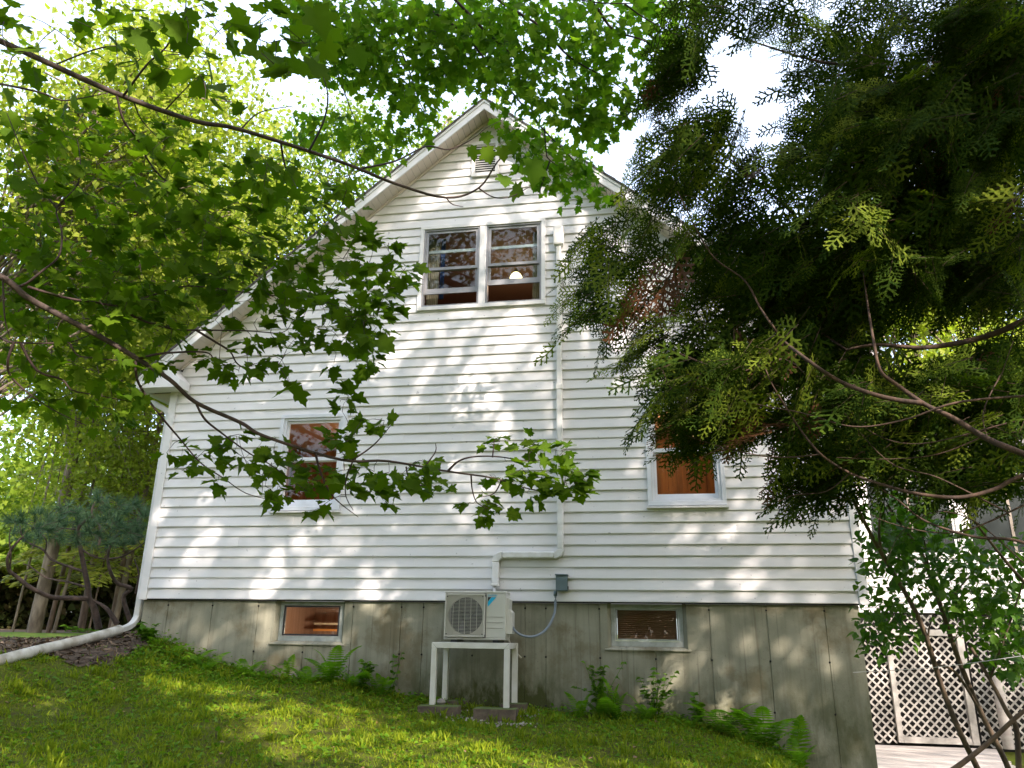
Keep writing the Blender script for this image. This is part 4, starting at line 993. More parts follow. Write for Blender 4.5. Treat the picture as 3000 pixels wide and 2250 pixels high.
# ------------------------------------------------------------------ second maple: branches hanging over the roof
b2 = np.array([-5.5, -1.5]); z2 = gz(*b2)
over = thing('maple_tree', (b2[0], b2[1], z2), 'second maple whose bright leaves hang before the roof peak', 'tree')
tr2 = smooth_path([(b2[0], b2[1], z2), (b2[0], b2[1], 3), (b2[0]+.3, b2[1]-.2, 7), (b2[0]+.8, b2[1]-.5, 10.5)], 6)
add_tubes('trunk', [(tr2, taper(tr2, .24, .10))], M['palebark'], over, 12)
OB = [[(900, -260, 7.0), (1080, -90, 7.0), (1212, 0, 7.0), (1344, 86, 7.1), (1434, 190, 7.2), (1493, 262, 7.2), (1588, 375, 7.3), (1655, 443, 7.4), (1723, 511, 7.5), (1790, 560, 7.5)],
      [(1200, -130, 6.8), (1334, 0, 6.8), (1425, 95, 6.9), (1511, 176, 6.9), (1533, 271, 7.0), (1600, 300, 7.0)], [(1300, -160, 6.5), (1461, 0, 6.6), (1583, 77, 6.6), (1669, 167, 6.7), (1787, 235, 6.8), (1850, 280, 6.8)],
      [(1560, -130, 6.2), (1728, 0, 6.3), (1796, 86, 6.4), (1890, 120, 6.4), (1958, 167, 6.5)], [(1640, -20, 6.3), (1728, 5, 6.3), (1830, 10, 6.2), (1950, 5, 6.2)], [(1830, 12, 6.2), (1900, 60, 6.2), (2000, 110, 6.2)],
      [(1000, -120, 7.4), (1100, 20, 7.4), (1180, 160, 7.5), (1230, 300, 7.6), (1260, 350, 7.6)], [(840, -150, 7.4), (930, 40, 7.4), (985, 200, 7.5), (1020, 300, 7.6), (1060, 400, 7.7)], [(1596, 378, 7.3), (1600, 440, 7.3), (1612, 470, 7.3), (1700, 530, 7.4)], [(1612, 470, 7.3), (1590, 530, 7.2), (1580, 570, 7.2)]]
SO = [limb(p, 5) for p in OB]
for i, P_ in enumerate(SO):
    if i < 8 and i not in (4, 5):
        h = np.array([b2[0]+.55, b2[1]-.3, 7.6+.15*i]); j = smooth_path([h, (h+P_[0])/2+np.array([0, 0, .35]), P_[0]], 4); P2 = np.concatenate([j[:-1], P_])
        add_tubes('branch', [(P2, np.interp(np.arange(len(P2)), [0, len(j), len(P2)-1], [.05, .016 if i < 4 else .012, .003]))], M['twig'], over, 7)
    else: add_tubes('branch', [(P_, taper(P_, .008, .0025))], M['twig'], over, 6)
T2 = np.concatenate([clusters([(860, 0), (1480, 0), (1500, 200), (1440, 260), (1330, 250), (1180, 300), (980, 240), (860, 120)], 520, 6.6, 7.8),
                     clusters([(1460, 0), (2040, 0), (2000, 150), (1880, 300), (1760, 420), (1640, 380), (1500, 300), (1440, 280), (1480, 120)], 350, 6.2, 7.2),
                     clusters([(1480, 330), (1620, 400), (1740, 500), (1805, 560), (1780, 600), (1700, 575), (1580, 570), (1500, 440)], 88, 7.0, 7.6),
                     clusters([(1180, 300), (1290, 280), (1275, 390), (1190, 420), (1080, 400)], 22, 7.3, 7.7), clusters([(860, 330), (1100, 340), (1200, 400), (1240, 420), (1160, 490), (1000, 440), (860, 420)], 60, 7.3, 8.0)])
tub, dr, ok = grow(SO, T2, .10, 1.5)
stuff(add_tubes('twigs', tub, M['twig'], over, 4))
n = len(T2); K = 4
pos = np.repeat(T2[ok], K, 0); m_ = len(pos); tip = unit(np.repeat(dr[ok], K, 0)*.7+rnd(m_)*.8+np.array([.2, 0, -.55])); pos = pos+tip*.03+rnd(m_)*.05
nrm = np.array([0, 0, .8])+rnd(m_)*.5-.6*unit(pos-CAM); size = .085*(.65+.6*RNG.random(m_))
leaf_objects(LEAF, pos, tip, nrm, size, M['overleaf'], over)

# ------------------------------------------------------------------ cedar on the right
cb_ = np.array([10.3, -5.6]); cz_ = gz(*cb_)
cedar = thing('cedar_tree', (cb_[0], cb_[1], cz_), 'dark cedar with drooping flat sprays filling the right side', 'tree')
trc = smooth_path([(cb_[0], cb_[1], cz_), (cb_[0]-.05, cb_[1]+.05, 1), (cb_[0]-.2, cb_[1]+.2, 5), (cb_[0]-.3, cb_[1]+.2, 10)], 6)
add_tubes('trunk', [(trc, taper(trc, .26, .08))], M['cedarbark'], cedar, 14)
CB = [([(3250, 820, 4.6), (3000, 940, 4.6), (2873, 990, 4.7), (2710, 1018, 4.8), (2568, 1010, 4.9), (2480, 1025, 5.0)], .030), ([(3250, 1440, 3.9), (3000, 1331, 4.0), (2893, 1286, 4.1), (2792, 1225, 4.2), (2710, 1185, 4.3), (2629, 1128, 4.4), (2580, 1087, 4.4), (2560, 1002, 4.5), (2543, 900, 4.6), (2530, 800, 4.7)], .021),
      ([(2702, 1181, 4.3), (2629, 1172, 4.35), (2548, 1152, 4.4), (2466, 1120, 4.5), (2405, 1083, 4.5), (2344, 1038, 4.6), (2295, 998, 4.7), (2259, 949, 4.7), (2226, 900, 4.8), (2180, 820, 4.9), (2080, 740, 5.0), (1985, 560, 5.2)], .017),
      ([(3250, 1330, 4.2), (3000, 1392, 4.3), (2914, 1433, 4.3), (2812, 1457, 4.35), (2690, 1447, 4.4), (2588, 1421, 4.5), (2486, 1384, 4.6), (2405, 1331, 4.6), (2344, 1258, 4.7), (2295, 1181, 4.8), (2263, 1128, 4.8), (2242, 1079, 4.9)], .015),
      ([(3200, 1700, 4.2), (3000, 1590, 4.3), (2850, 1572, 4.4), (2710, 1526, 4.5), (2630, 1465, 4.6), (2560, 1420, 4.7)], .012), ([(3250, 400, 5.0), (3000, 520, 5.1), (2860, 590, 5.2), (2723, 655, 5.3), (2520, 741, 5.5), (2350, 790, 5.7)], .034), ([(3250, -60, 5.0), (3000, 20, 5.2), (2859, 68, 5.3), (2678, 63, 5.5), (2633, 14, 5.5)], .018),
      ([(2480, 1025, 5.0), (2380, 960, 5.1), (2250, 900, 5.2), (2100, 850, 5.3), (1950, 790, 5.4), (1800, 730, 5.5), (1720, 690, 5.5)], .010), ([(2295, 1050, 4.9), (2150, 1090, 5.0), (2000, 1040, 5.2), (1900, 1000, 5.3), (1830, 960, 5.4), (1700, 935, 5.5), (1650, 925, 5.5)], .009),
      ([(2400, 700, 5.5), (2250, 560, 5.6), (2100, 440, 5.8), (2000, 420, 5.9)], .012), ([(2600, 200, 5.6), (2400, 180, 5.8), (2200, 120, 6.0), (2020, 60, 6.2)], .014), ([(2500, 420, 5.6), (2350, 300, 5.8), (2250, 260, 5.9)], .009), ([(3250, 40, 4.6), (3050, 80, 4.7), (2900, 180, 4.8), (2800, 330, 5.0)], .014), ([(3100, 250, 4.6), (2850, 330, 4.8), (2600, 400, 5.0), (2450, 520, 5.2)], .016),
      ([(2405, 1331, 4.6), (2300, 1340, 4.7), (2200, 1330, 4.8), (2050, 1290, 5.0), (1950, 1250, 5.1)], .006), ([(2486, 1390, 4.6), (2420, 1440, 4.7), (2330, 1450, 4.8), (2280, 1470, 4.8)], .005), ([(3000, 1160, 4.2), (2800, 1180, 4.2), (2650, 1230, 4.3), (2500, 1250, 4.4), (2350, 1210, 4.6), (2200, 1180, 4.8), (2050, 1130, 5.0)], .008),
      ([(2950, 1500, 4.3), (2750, 1400, 4.4), (2600, 1350, 4.5), (2450, 1180, 4.7)], .006), ([(2900, 1270, 4.3), (2750, 1330, 4.4), (2600, 1345, 4.5), (2450, 1340, 4.6)], .005), ([(3000, 1650, 4.3), (2860, 1530, 4.4), (2740, 1500, 4.5), (2640, 1560, 4.6), (2600, 1640, 4.6)], .005), ([(2950, 1240, 4.1), (2700, 1300, 4.3), (2560, 1270, 4.5), (2480, 1190, 4.6)], .005),
      ([(2930, 1100, 4.4), (2880, 1210, 4.3), (2900, 1300, 4.2)], .005), ([(2680, 1150, 4.5), (2600, 1240, 4.6), (2570, 1330, 4.7)], .004), ([(3000, 1480, 4.4), (2800, 1560, 4.5), (2600, 1530, 4.6), (2480, 1460, 4.8)], .006)]
SCd = [limb([(u, v, d-(.2 if v > 1000 else .0)) for u, v, d in p], 6) for p, r in CB]
for P_, (p, r) in zip(SCd, CB): add_tubes('branch', [(P_, np.linspace(r*.85, r*.24, len(P_)))], M['cedarbark'], cedar, 8)
con = []
for P_, (p, r) in zip(SCd, CB):
    if p[0][0] > 3050:
        h = np.array([cb_[0]-.1, cb_[1]+.1, P_[0][2]+.3]); c_ = smooth_path([h, (h+P_[0])/2, P_[0]], 3); con.append((c_, np.linspace(r*1.5, r, len(c_))))
for c_ in con: add_tubes('limb_base', [c_], M['cedarbark'], cedar, 8)
def cregion(poly, n, d0, d1): return clusters(poly, n, d0, d1)
CT = np.concatenate([cregion([(1980, 0), (2560, 0), (2900, 0), (3000, 0), (3000, 900), (2700, 950), (2560, 900), (2400, 960), (2200, 900), (2300, 600), (2280, 400), (2330, 250), (2250, 130), (2050, 130), (1980, 60)], 500, 4.8, 6.6),
                     cregion([(2780, 0), (3000, 0), (3000, 420), (2800, 380)], 150, 4.6, 5.6), cregion([(2420, 250), (3000, 200), (3000, 900), (2700, 880), (2500, 800), (2350, 560)], 450, 4.4, 6.0),
                     cregion([(1850, 480), (1960, 330), (2060, 320), (2200, 400), (2250, 560), (2240, 760), (2150, 800), (1950, 620), (1860, 560)], 130, 5.3, 6.4),
                     cregion([(1680, 650), (1760, 640), (1900, 620), (2000, 640), (2260, 850), (2240, 1150), (2060, 1180), (1900, 1090), (1820, 1080), (1720, 960), (1640, 960), (1630, 880), (1700, 840), (1640, 720)], 165, 5.0, 5.9),
                     cregion([(1900, 1080), (2250, 1000), (2440, 1050), (2540, 1200), (2500, 1350), (2360, 1420), (2200, 1290), (2050, 1330), (1930, 1260), (1850, 1240), (1930, 1160)], 215, 4.6, 5.5),
                     cregion([(2700, 1080), (3000, 1010), (3000, 1480), (2850, 1400), (2600, 1290), (2480, 1200), (2480, 1090)], 190, 4.2, 5.4),
                     cregion([(2480, 1250), (2700, 1300), (2950, 1420), (2950, 1500), (2700, 1430), (2560, 1400), (2470, 1370)], 55, 4.4, 5.2),
                     cregion([(2200, 680), (2560, 760), (2580, 930), (2500, 1090), (2300, 1060), (2200, 900)], 150, 4.9, 5.7), cregion([(2260, 1400), (2440, 1380), (2540, 1440), (2500, 1500), (2420, 1480), (2280, 1500)], 20, 4.7, 5.1),
                     cregion([(1970, 130), (2060, 150), (2020, 250), (1950, 300), (1900, 330), (1930, 200)], 40, 5.9, 6.4)])
tub, dr, ok = grow(SCd, CT, .12, 1.6, sag=-.03)
stuff(add_tubes('twigs', tub, M['cedarbark'], cedar, 4))
def spray_template(seed, n1=4):
    """flat fan of a cedar branchlet: an axis with alternate side shoots, each with short scale-leaf tips"""
    r = np.random.default_rng(seed); V = []; F = []
    def strip(a, b, w0, w1, z0=0, z1=0):
        a, b = np.array(a), np.array(b); d = b-a; p = np.array([-d[1], d[0]])/(np.linalg.norm(d)+1e-9); o = len(V)
        V.extend([(*(a+p*w0), z0), (*(a-p*w0), z0), (*(b-p*w1), z1), (*(b+p*w1), z1)]); F.extend([(o, o+1, o+2), (o, o+2, o+3)])
    pts = [np.array([t, .06*math.sin(2.2*t+seed)]) for t in np.linspace(0, 1, 6)]
    for i in range(5): strip(pts[i], pts[i+1], .034-.003*i, .031-.003*i, -.12*(i/5)**2, -.12*((i+1)/5)**2)
    for i in range(n1*2):
        t = .08+.86*i/(n1*2-1); s = 1 if i % 2 else -1; base = np.array([t, .06*math.sin(2.2*t+seed)]); L = (.42*(1-t)**.7+.10)*(.8+.4*r.random())
        a = s*(.85+.2*r.random()); d = np.array([math.cos(a), math.sin(a)]); z = -.12*t*t
        e = base+d*L; strip(base, e, .036, .024, z, z-.05*L)
        for j in range(2):
            q = base+d*L*(.30+.36*j); a2 = a-s*(.75 if j % 2 else -.7); l2 = L*(.38-.07*j); d2 = np.array([math.cos(a2), math.sin(a2)]); strip(q, q+d2*l2, .030, .018, z, z-.03)
    return np.array(V, float), np.array(F)
SPR = [spray_template(s) for s in range(3)]
ex = np.stack([8.4+2.2*RNG.random(420), -5.9+2.4*RNG.random(420), 1.2+6.5*RNG.random(420)], -1); ex = ex[(1500+F_PX*((ex-CAM)@RT)/np.maximum((ex-CAM)@FW, .1) > 3100)]
P_ = np.concatenate([CT[ok], ex]); D_ = np.concatenate([dr[ok], unit(rnd(len(ex)))]); nP = len(P_)
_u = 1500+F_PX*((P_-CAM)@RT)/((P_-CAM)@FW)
out = P_-np.array([cb_[0], cb_[1], 0]); out[:, 2] = 0; out = unit(out)
axis = unit(out*.75+D_*.45+rnd(nP)*.38+np.array([0, 0, -.55]))                     # fronds sweep outward and droop
fn = np.array([0, 0, .75])+rnd(nP)*.40-.38*unit(P_-CAM); fx, fy, fz = frames(axis, fn)
fl = .30*(.55+.9*RNG.random(nP)); P_ = P_-fx*(fl*.55)[:, None]; lit_draw = RNG.random(nP); kind = np.where(lit_draw < np.where(_u < 1930, .40, .15), 1, np.where(RNG.random(nP) < .016, 2, 0))  # sunlit-coloured fronds are commoner towards the left edge
SP_, ST_, SN_, SZ_, SK_ = [], [], [], [], []
for j in range(9):                                                                  # alternate side sprays in one plane, then the tip
    t = .02+.90*j/8; sgn = 1 if j % 2 else -1; w = .58*(1-.62*t) if j < 8 else .5
    ang = (0.92-.25*t)*sgn if j < 8 else 0.0
    d = unit(fx*math.cos(ang)+fy*math.sin(ang)+rnd(nP)*.10+np.array([0, 0, -.22*t]))
    SP_.append(P_+fx*(fl*t)[:, None]+np.array([0, 0, -.10])*(fl*t*t)[:, None]); ST_.append(d); SN_.append(fz+rnd(nP)*.16); SZ_.append(fl*w*(.8+.4*RNG.random(nP))); SK_.append(kind)
SP_, ST_, SN_, SZ_, SK_ = map(np.concatenate, (SP_, ST_, SN_, SZ_, SK_))
rach = [(np.stack([P_[i], P_[i]+fx[i]*fl[i]*.5+np.array([0, 0, -.025])*fl[i], P_[i]+fx[i]*fl[i]*.95+np.array([0, 0, -.09])*fl[i]]), np.array([.0028, .002, .001])) for i in range(nP)]
stuff(add_tubes('frond_stems', rach, M['cedarbark'], cedar, 3))
for nm, kd, m_ in (('foliage', 0, 'cedarleaf'), ('sunlit_tone_foliage', 1, 'cedarlit'), ('dead_foliage', 2, 'cedardead')):
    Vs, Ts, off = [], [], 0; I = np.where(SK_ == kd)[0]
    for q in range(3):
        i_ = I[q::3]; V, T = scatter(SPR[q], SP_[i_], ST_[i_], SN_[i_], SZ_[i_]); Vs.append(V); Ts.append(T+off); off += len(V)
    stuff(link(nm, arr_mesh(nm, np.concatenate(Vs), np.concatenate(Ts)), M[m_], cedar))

# ------------------------------------------------------------------ leaning shrub before the lattice
sb = np.array([9.05, -1.75]); sz_ = gz(*sb)
shrub = thing('lilac_shrub', (sb[0], sb[1], sz_), 'tall leaning shrub with heart-shaped leaves before the lattice', 'shrub')
ST = [([(2940, 2420, 5.9), (2863, 2250, 5.9), (2810, 2140, 5.8), (2760, 2015, 5.8), (2705, 1844, 5.7), (2651, 1735, 5.7), (2583, 1622, 5.6), (2520, 1505, 5.5), (2490, 1440, 5.4)], .024), ([(3010, 2420, 6.0), (2954, 2250, 6.0), (2872, 2083, 6.0), (2809, 1934, 6.0), (2760, 1789, 6.0), (2723, 1681, 6.0), (2690, 1600, 6.0), (2655, 1560, 6.0), (2600, 1480, 6.0)], .023),
      ([(2680, 2330, 5.6), (2800, 2250, 5.5), (2904, 2169, 5.5), (3000, 2083, 5.4), (3150, 1980, 5.3)], .022), ([(2990, 2420, 5.6), (2985, 2250, 5.6), (2977, 2133, 5.6), (2949, 2083, 5.6), (2900, 1990, 5.7), (2840, 1890, 5.8)], .024), ([(2723, 1681, 6.0), (2710, 1600, 5.9), (2695, 1520, 5.9), (2690, 1450, 5.9)], .010), ([(2583, 1622, 5.6), (2575, 1560, 5.6), (2580, 1500, 5.6)], .012),
      ([(2872, 2083, 6.0), (2800, 1970, 5.9), (2740, 1940, 5.9), (2720, 1860, 5.9), (2735, 1800, 5.9)], .011), ([(2900, 1990, 5.7), (2950, 1850, 5.7), (3000, 1700, 5.7)], .010), ([(3050, 1760, 5.5), (2960, 1660, 5.5), (2880, 1560, 5.5), (2820, 1480, 5.5)], .013), ([(2760, 1789, 6.0), (2830, 1700, 6.0), (2900, 1640, 6.0)], .008)]
SS = [limb(p, 5) for p, r in ST]
for Q, (p, r) in zip(SS, ST): add_tubes('stem', [(Q, np.linspace(r, r*.5, len(Q)))], M['shrubbark'], shrub, 8)
base = []
for Q, (p, r) in zip(SS, ST):
    if p[0][1] > 2300: c_ = smooth_path([(sb[0]+.2*(r-.022)*40, sb[1], sz_-.05), (Q[0]+np.array([sb[0], sb[1], sz_]))/2, Q[0]], 3); base.append((c_, np.linspace(.03, r, len(c_))))
add_tubes('root_crown', base, M['shrubbark'], shrub, 8)
TS = np.concatenate([clusters([(2535, 1590), (2700, 1480), (2850, 1560), (3000, 1600), (3000, 1880), (2880, 1850), (2800, 1830), (2720, 1780), (2600, 1760), (2540, 1700)], 340, 5.5, 6.4), clusters([(2530, 1720), (2640, 1780), (2700, 1840), (2640, 1880), (2540, 1900)], 60, 5.6, 6.2),
                     clusters([(2540, 1470), (2680, 1440), (2720, 1560), (2600, 1640), (2540, 1620)], 90, 5.6, 6.6), clusters([(2800, 1830), (3000, 1840), (3000, 2000), (2900, 1960)], 80, 5.5, 6.2)])
tub, dr, ok = grow(SS, TS, .10, 1.2); stuff(add_tubes('twigs', tub, M['shrubbark'], shrub, 4))
pos = np.repeat(TS[ok], 4, 0); q = len(pos); tip = unit(np.repeat(dr[ok], 4, 0)*.5+rnd(q)*.8+np.array([-.1, 0, -.25])); pos = pos+rnd(q)*.05+tip*.02
leaf_objects(HEART, pos, tip, np.array([0, 0, 1.0])+rnd(q)*.45-.25*unit(pos-CAM), .062*(.6+.7*RNG.random(q)), M['shrubleaf'], shrub)
tag(MB().tube(smooth_path([at(2500, 1970, 5.2), at(2740, 1955, 5.2), at(2990, 1922, 5.2), at(3200, 1890, 5.2)]), .0022, 5).build('clothesline', M['wire'], None, True), 'thin wire line strung before the lattice', 'wire')

# ------------------------------------------------------------------ contorted pine behind the left corner
pb = at(290, 1826, 12); pz = gz(pb[0], pb[1])
pine = thing('pine_tree', (pb[0], pb[1], pz), 'low contorted blue-green pine behind the left house corner', 'tree')
zz = lambda a, b, d=12: (a/2.212, 1150+b/2.212, d)
PB = [([zz(640, 1530), zz(610, 1400), zz(575, 1330), zz(568, 1250), zz(548, 1150), zz(520, 1000), zz(505, 890), zz(545, 840), zz(600, 800)], .075), ([zz(560, 1335, 11.9), zz(450, 1332, 11.7), zz(330, 1325, 11.5), zz(200, 1265, 11.3), zz(110, 1195, 11.2), zz(60, 1150, 11.1), zz(48, 1080, 11), zz(78, 1010, 11), zz(140, 940, 11)], .055), ([zz(760, 1500), zz(690, 1400), zz(600, 1345)], .06), ([zz(850, 1500, 12.2), zz(800, 1330, 12.2), zz(850, 1270, 12.2), zz(760, 1235, 12.1), zz(712, 1150, 12), zz(700, 1050, 12), zz(735, 960, 12), zz(780, 900, 12)], .055),
      ([zz(545, 1160), zz(450, 1130), zz(330, 1080), zz(280, 1020), zz(180, 970), zz(140, 920), zz(130, 860)], .03), ([zz(520, 1010), zz(600, 1060), zz(690, 1080)], .025), ([zz(640, 990), zz(650, 880), zz(600, 800), zz(600, 740), zz(640, 690)], .03), ([zz(560, 1260), zz(430, 1225), zz(300, 1200), zz(200, 1130), zz(150, 1110)], .025), ([zz(700, 1080), zz(800, 1060), zz(900, 1000), zz(950, 960)], .025), ([zz(60, 1160, 11.1), zz(70, 1050, 11), zz(60, 950, 11), zz(70, 870, 11)], .02), ([zz(290, 1040), zz(300, 960), zz(240, 890), zz(160, 840)], .018), ([zz(505, 890), zz(400, 880), zz(360, 900), zz(380, 840)], .018), ([zz(880, 1300, 12.2), zz(900, 1180, 12.2), zz(870, 1080, 12.2)], .03)]
SP = [limb(p, 5) for p, r in PB]
for Q, (p, r) in zip(SP, PB):
    Q = Q.copy(); Q[:, 2] = np.maximum(Q[:, 2], ground_z(Q[:, 0], Q[:, 1])-.05)
    add_tubes('branch' if r < .05 else 'trunk', [(Q, np.linspace(r*.72, r*.26, len(Q)))], M['pinebark'], pine, 8)
TP = np.concatenate([clusters([zz(40, 830)[:2], zz(300, 760)[:2], zz(560, 700)[:2], zz(640, 640)[:2], zz(800, 700)[:2], zz(960, 740)[:2], zz(950, 1000)[:2], zz(700, 1010)[:2], zz(420, 960)[:2], zz(100, 960)[:2]], 170, 11, 13)])
tub, dr, ok = grow(SP, TP, .15, 1.5, .1); stuff(add_tubes('twigs', [(a, b*2.2) for a, b in tub], M['pinebark'], pine, 4))
pos = np.repeat(TP[ok], 40, 0); q = len(pos); dd = unit(np.repeat(dr[ok], 40, 0)*.8+rnd(q)*.6+np.array([0, 0, .3]))
ndl = (np.array([(0, .026, 0), (0, -.026, 0), (1, 0, 0)], float), np.array([(0, 1, 2)]))
pos = pos+rnd(q)*.008; V, T = scatter(ndl, pos, dd, rnd(q), .19*(.7+.5*RNG.random(q)))
stuff(link('needles', arr_mesh('needles', V, T), M['pineneedle'], pine))

# ------------------------------------------------------------------ woods: every tree with trunk, limbs and crown
def broadleaf(base, height, crown, rad, n, leaf, mleaf, mbark, label, lean=(0, 0), r0=.16, name='broadleaf_tree', tmpl=SMALL, clump=.55, group='trees of the woods'):
    bz = gz(*base); t = thing(name, (base[0], base[1], bz), label, 'tree', group)
    top = np.array([base[0]+lean[0], base[1]+lean[1], bz+height])
    tk = smooth_path([(base[0], base[1], bz-.1), (base[0]+lean[0]*.3+.08, base[1]+lean[1]*.3, bz+height*.35), (base[0]+lean[0]*.65-.06, base[1]+lean[1]*.65, bz+height*.7), top], 5)
    add_tubes('trunk', [(tk, taper(tk, r0, r0*.3))], mbark, t, 10)
    c = np.array(crown, float); rad = np.array(rad, float)
    nc = max(18, int(n/260)); cc = c+unit(rnd(nc))*(RNG.random((nc, 1))**.4)*rad
    limbs = []
    for q in cc:
        j = min(len(tk)-1, int(len(tk)*(.35+.6*random.random()))); a = tk[j]; mid = (a+q)/2+np.array([0, 0, .2])+rnd(1)[0]*.25
        limbs.append((smooth_path([a, mid, q], 3), np.linspace(r0*.22, .012, 7)))
    add_tubes('limbs', limbs, mbark, t, 5)
    idx = RNG.integers(0, nc, n); p = cc[idx]+rnd(n)*clump*np.array([1, 1, .55])
    tip = unit(rnd(n)+np.array([0, 0, -.4])); nn = np.array([0, 0, .45])+SUN*.75+rnd(n)*.5
    V, T = scatter(tmpl, p, tip, nn, leaf*(.6+.8*RNG.random(n))); stuff(link('crown', arr_mesh('crown', V, T), mleaf, t))
    return t
def conifer(base, height, width, label, mbark, n=26, first=.12, r0=.14, ml='hemlock', name='hemlock_tree', per=260):
    bz = gz(*base); t = thing(name, (base[0], base[1], bz), label, 'tree', 'trees of the woods')
    tk = smooth_path([(base[0], base[1], bz-.1), (base[0]+.08, base[1], bz+height*.5), (base[0], base[1]+.05, bz+height)], 8)
    add_tubes('trunk', [(tk, taper(tk, r0, .02))], mbark, t, 10)
    bs = []; P0, D0 = [], []
    for i in range(n*3):
        f = first+(1-first)*(i/(n*3))**1.0; a = i*2.399+random.random(); L = width*(1-f)**.75*(.7+.5*random.random())+.25
        z = bz+height*f; c = np.array([base[0], base[1], z]); d = np.array([math.cos(a), math.sin(a), 0])
        path = np.array([c+d*L*s+np.array([0, 0, -.28*L*s*s+.05*L*s]) for s in np.linspace(0, 1, 6)]); bs.append((path, np.linspace(.022, .005, 6)))
        k = int(per*L/width)+12; s = RNG.random(k)**.7; q = c+d*L*s[:, None]+np.stack([0*s, 0*s, -.28*L*s*s+.05*L*s], -1)
        side = np.array([-d[1], d[0], 0]); w = (RNG.random(k)-.5)*L*.75*(1.1-s); P0.append(q+side*w[:, None]+rnd(k)*np.array([.04, .04, .05])); D0.append(unit(d*.7+side*np.sign(w)[:, None]*.8+np.array([0, 0, -.3])))
    add_tubes('limbs', bs, mbark, t, 4)
    p = np.concatenate(P0); d = np.concatenate(D0); q = len(p)
    tm = (np.array([(0, .03, 0), (0, -.03, 0), (.5, -.17, 0), (1, 0, -.05), (.5, .17, 0)], float), np.array([(0, 1, 2), (0, 2, 4), (2, 3, 4)]))
    V, T = scatter(tm, p, d, np.array([0, 0, .7])+SUN*.5+rnd(q)*.35, .20*(.6+.8*RNG.random(q))); stuff(link('crown', arr_mesh('crown', V, T), M[ml], t))
    return t
# near-left canopy trees that stand in the sun
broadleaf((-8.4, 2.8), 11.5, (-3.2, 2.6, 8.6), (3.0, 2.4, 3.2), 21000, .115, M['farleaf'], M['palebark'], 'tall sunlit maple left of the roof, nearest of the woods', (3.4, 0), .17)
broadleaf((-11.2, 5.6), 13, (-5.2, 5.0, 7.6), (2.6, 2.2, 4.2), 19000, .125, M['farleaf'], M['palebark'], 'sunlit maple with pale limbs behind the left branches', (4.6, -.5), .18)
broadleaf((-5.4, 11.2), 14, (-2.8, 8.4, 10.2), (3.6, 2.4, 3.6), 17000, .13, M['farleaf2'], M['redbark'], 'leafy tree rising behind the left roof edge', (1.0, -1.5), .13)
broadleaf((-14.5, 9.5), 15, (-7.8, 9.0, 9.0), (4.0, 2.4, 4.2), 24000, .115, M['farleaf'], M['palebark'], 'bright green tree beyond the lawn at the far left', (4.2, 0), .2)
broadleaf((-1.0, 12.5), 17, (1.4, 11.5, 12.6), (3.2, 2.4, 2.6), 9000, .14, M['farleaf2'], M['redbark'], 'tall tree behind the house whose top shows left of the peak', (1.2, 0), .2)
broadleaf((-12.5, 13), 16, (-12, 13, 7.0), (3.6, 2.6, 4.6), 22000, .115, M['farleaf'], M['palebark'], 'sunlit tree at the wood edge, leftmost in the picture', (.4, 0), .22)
conifer((-11.0, 14.6), 12, 3.0, 'yellow-green hemlock at the wood edge above the lawn', M['redbark'], first=.15)
conifer((-8.0, 15.5), 13, 3.2, 'hemlock with layered boughs behind the pine', M['redbark'], first=.15)
conifer((-5.6, 13.8), 11, 2.8, 'hemlock beside the left house corner', M['redbark'], first=.16)
conifer((-14.0, 17), 14, 3.4, 'dark hemlock deeper in the woods at far left', M['redbark'], first=.15)
conifer((-3.4, 17.5), 15, 3.2, 'hemlock seen just left of the downspout', M['redbark'], first=.15)
for k, (x, y, r, lean, lab, mb) in enumerate(((-13.6, 13.4, .07, (.5, 0), 'thin pale trunk at the far left edge of the lawn', 'palebark'), (-13.0, 14.2, .13, (.9, 0), 'sunlit brown trunk at the left edge of the lawn', 'redbark'), (-12.3, 13.6, .09, (1.2, .2), 'leaning pale trunk beyond the lawn', 'palebark'), (-11.3, 13.9, .05, (.6, 0), 'slender sapling trunk beyond the lawn', 'redbark'), (-10.6, 14.1, .17, (1.1, 0), 'mottled pale trunk leaning right behind the lawn', 'palebark'), (-9.6, 14.6, .25, (.4, 0), 'thickest trunk behind the pine, lit on its right side', 'redbark'), (-7.9, 14.0, .10, (.6, .1), 'pale trunk between the pine limbs', 'palebark'), (-7.3, 13.2, .08, (.9, 0), 'thin trunk close behind the pine', 'redbark'), (-6.6, 15.5, .2, (.2, 0), 'brown trunk rising behind the pine crown', 'redbark'), (-4.9, 16.0, .17, (.3, 0), 'trunk near the house corner under the bright gap', 'redbark'))):
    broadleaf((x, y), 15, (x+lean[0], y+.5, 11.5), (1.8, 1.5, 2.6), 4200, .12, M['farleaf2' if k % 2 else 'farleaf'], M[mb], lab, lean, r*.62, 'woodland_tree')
# woods behind the sunroom
broadleaf((14.2, 13.5), 12, (13.6, 13, 6.5), (2.6, 2.2, 3.6), 11000, .17, M['farleaf'], M['palebark'], 'sunlit tree behind the sunroom seen through the cedar', (0, 0), .2)
broadleaf((17.5, 15.5), 14, (16.8, 15, 8.0), (3.2, 2.4, 4.6), 11000, .19, M['farleaf'], M['palebark'], 'yellow-green tree beyond the sunroom at far right', (0, 0), .2)
broadleaf((11.2, 17), 14, (11.0, 16.5, 8.6), (2.6, 2.0, 3.0), 8000, .18, M['farleaf2'], M['redbark'], 'tree between the roof and the cedar, far behind', (0, 0), .2)
broadleaf((20.5, 14.5), 13, (19.8, 14, 7.0), (3.0, 2.4, 4.6), 9000, .19, M['farleaf2'], M['redbark'], 'deep green tree at the right edge beyond the sunroom', (0, 0), .2)
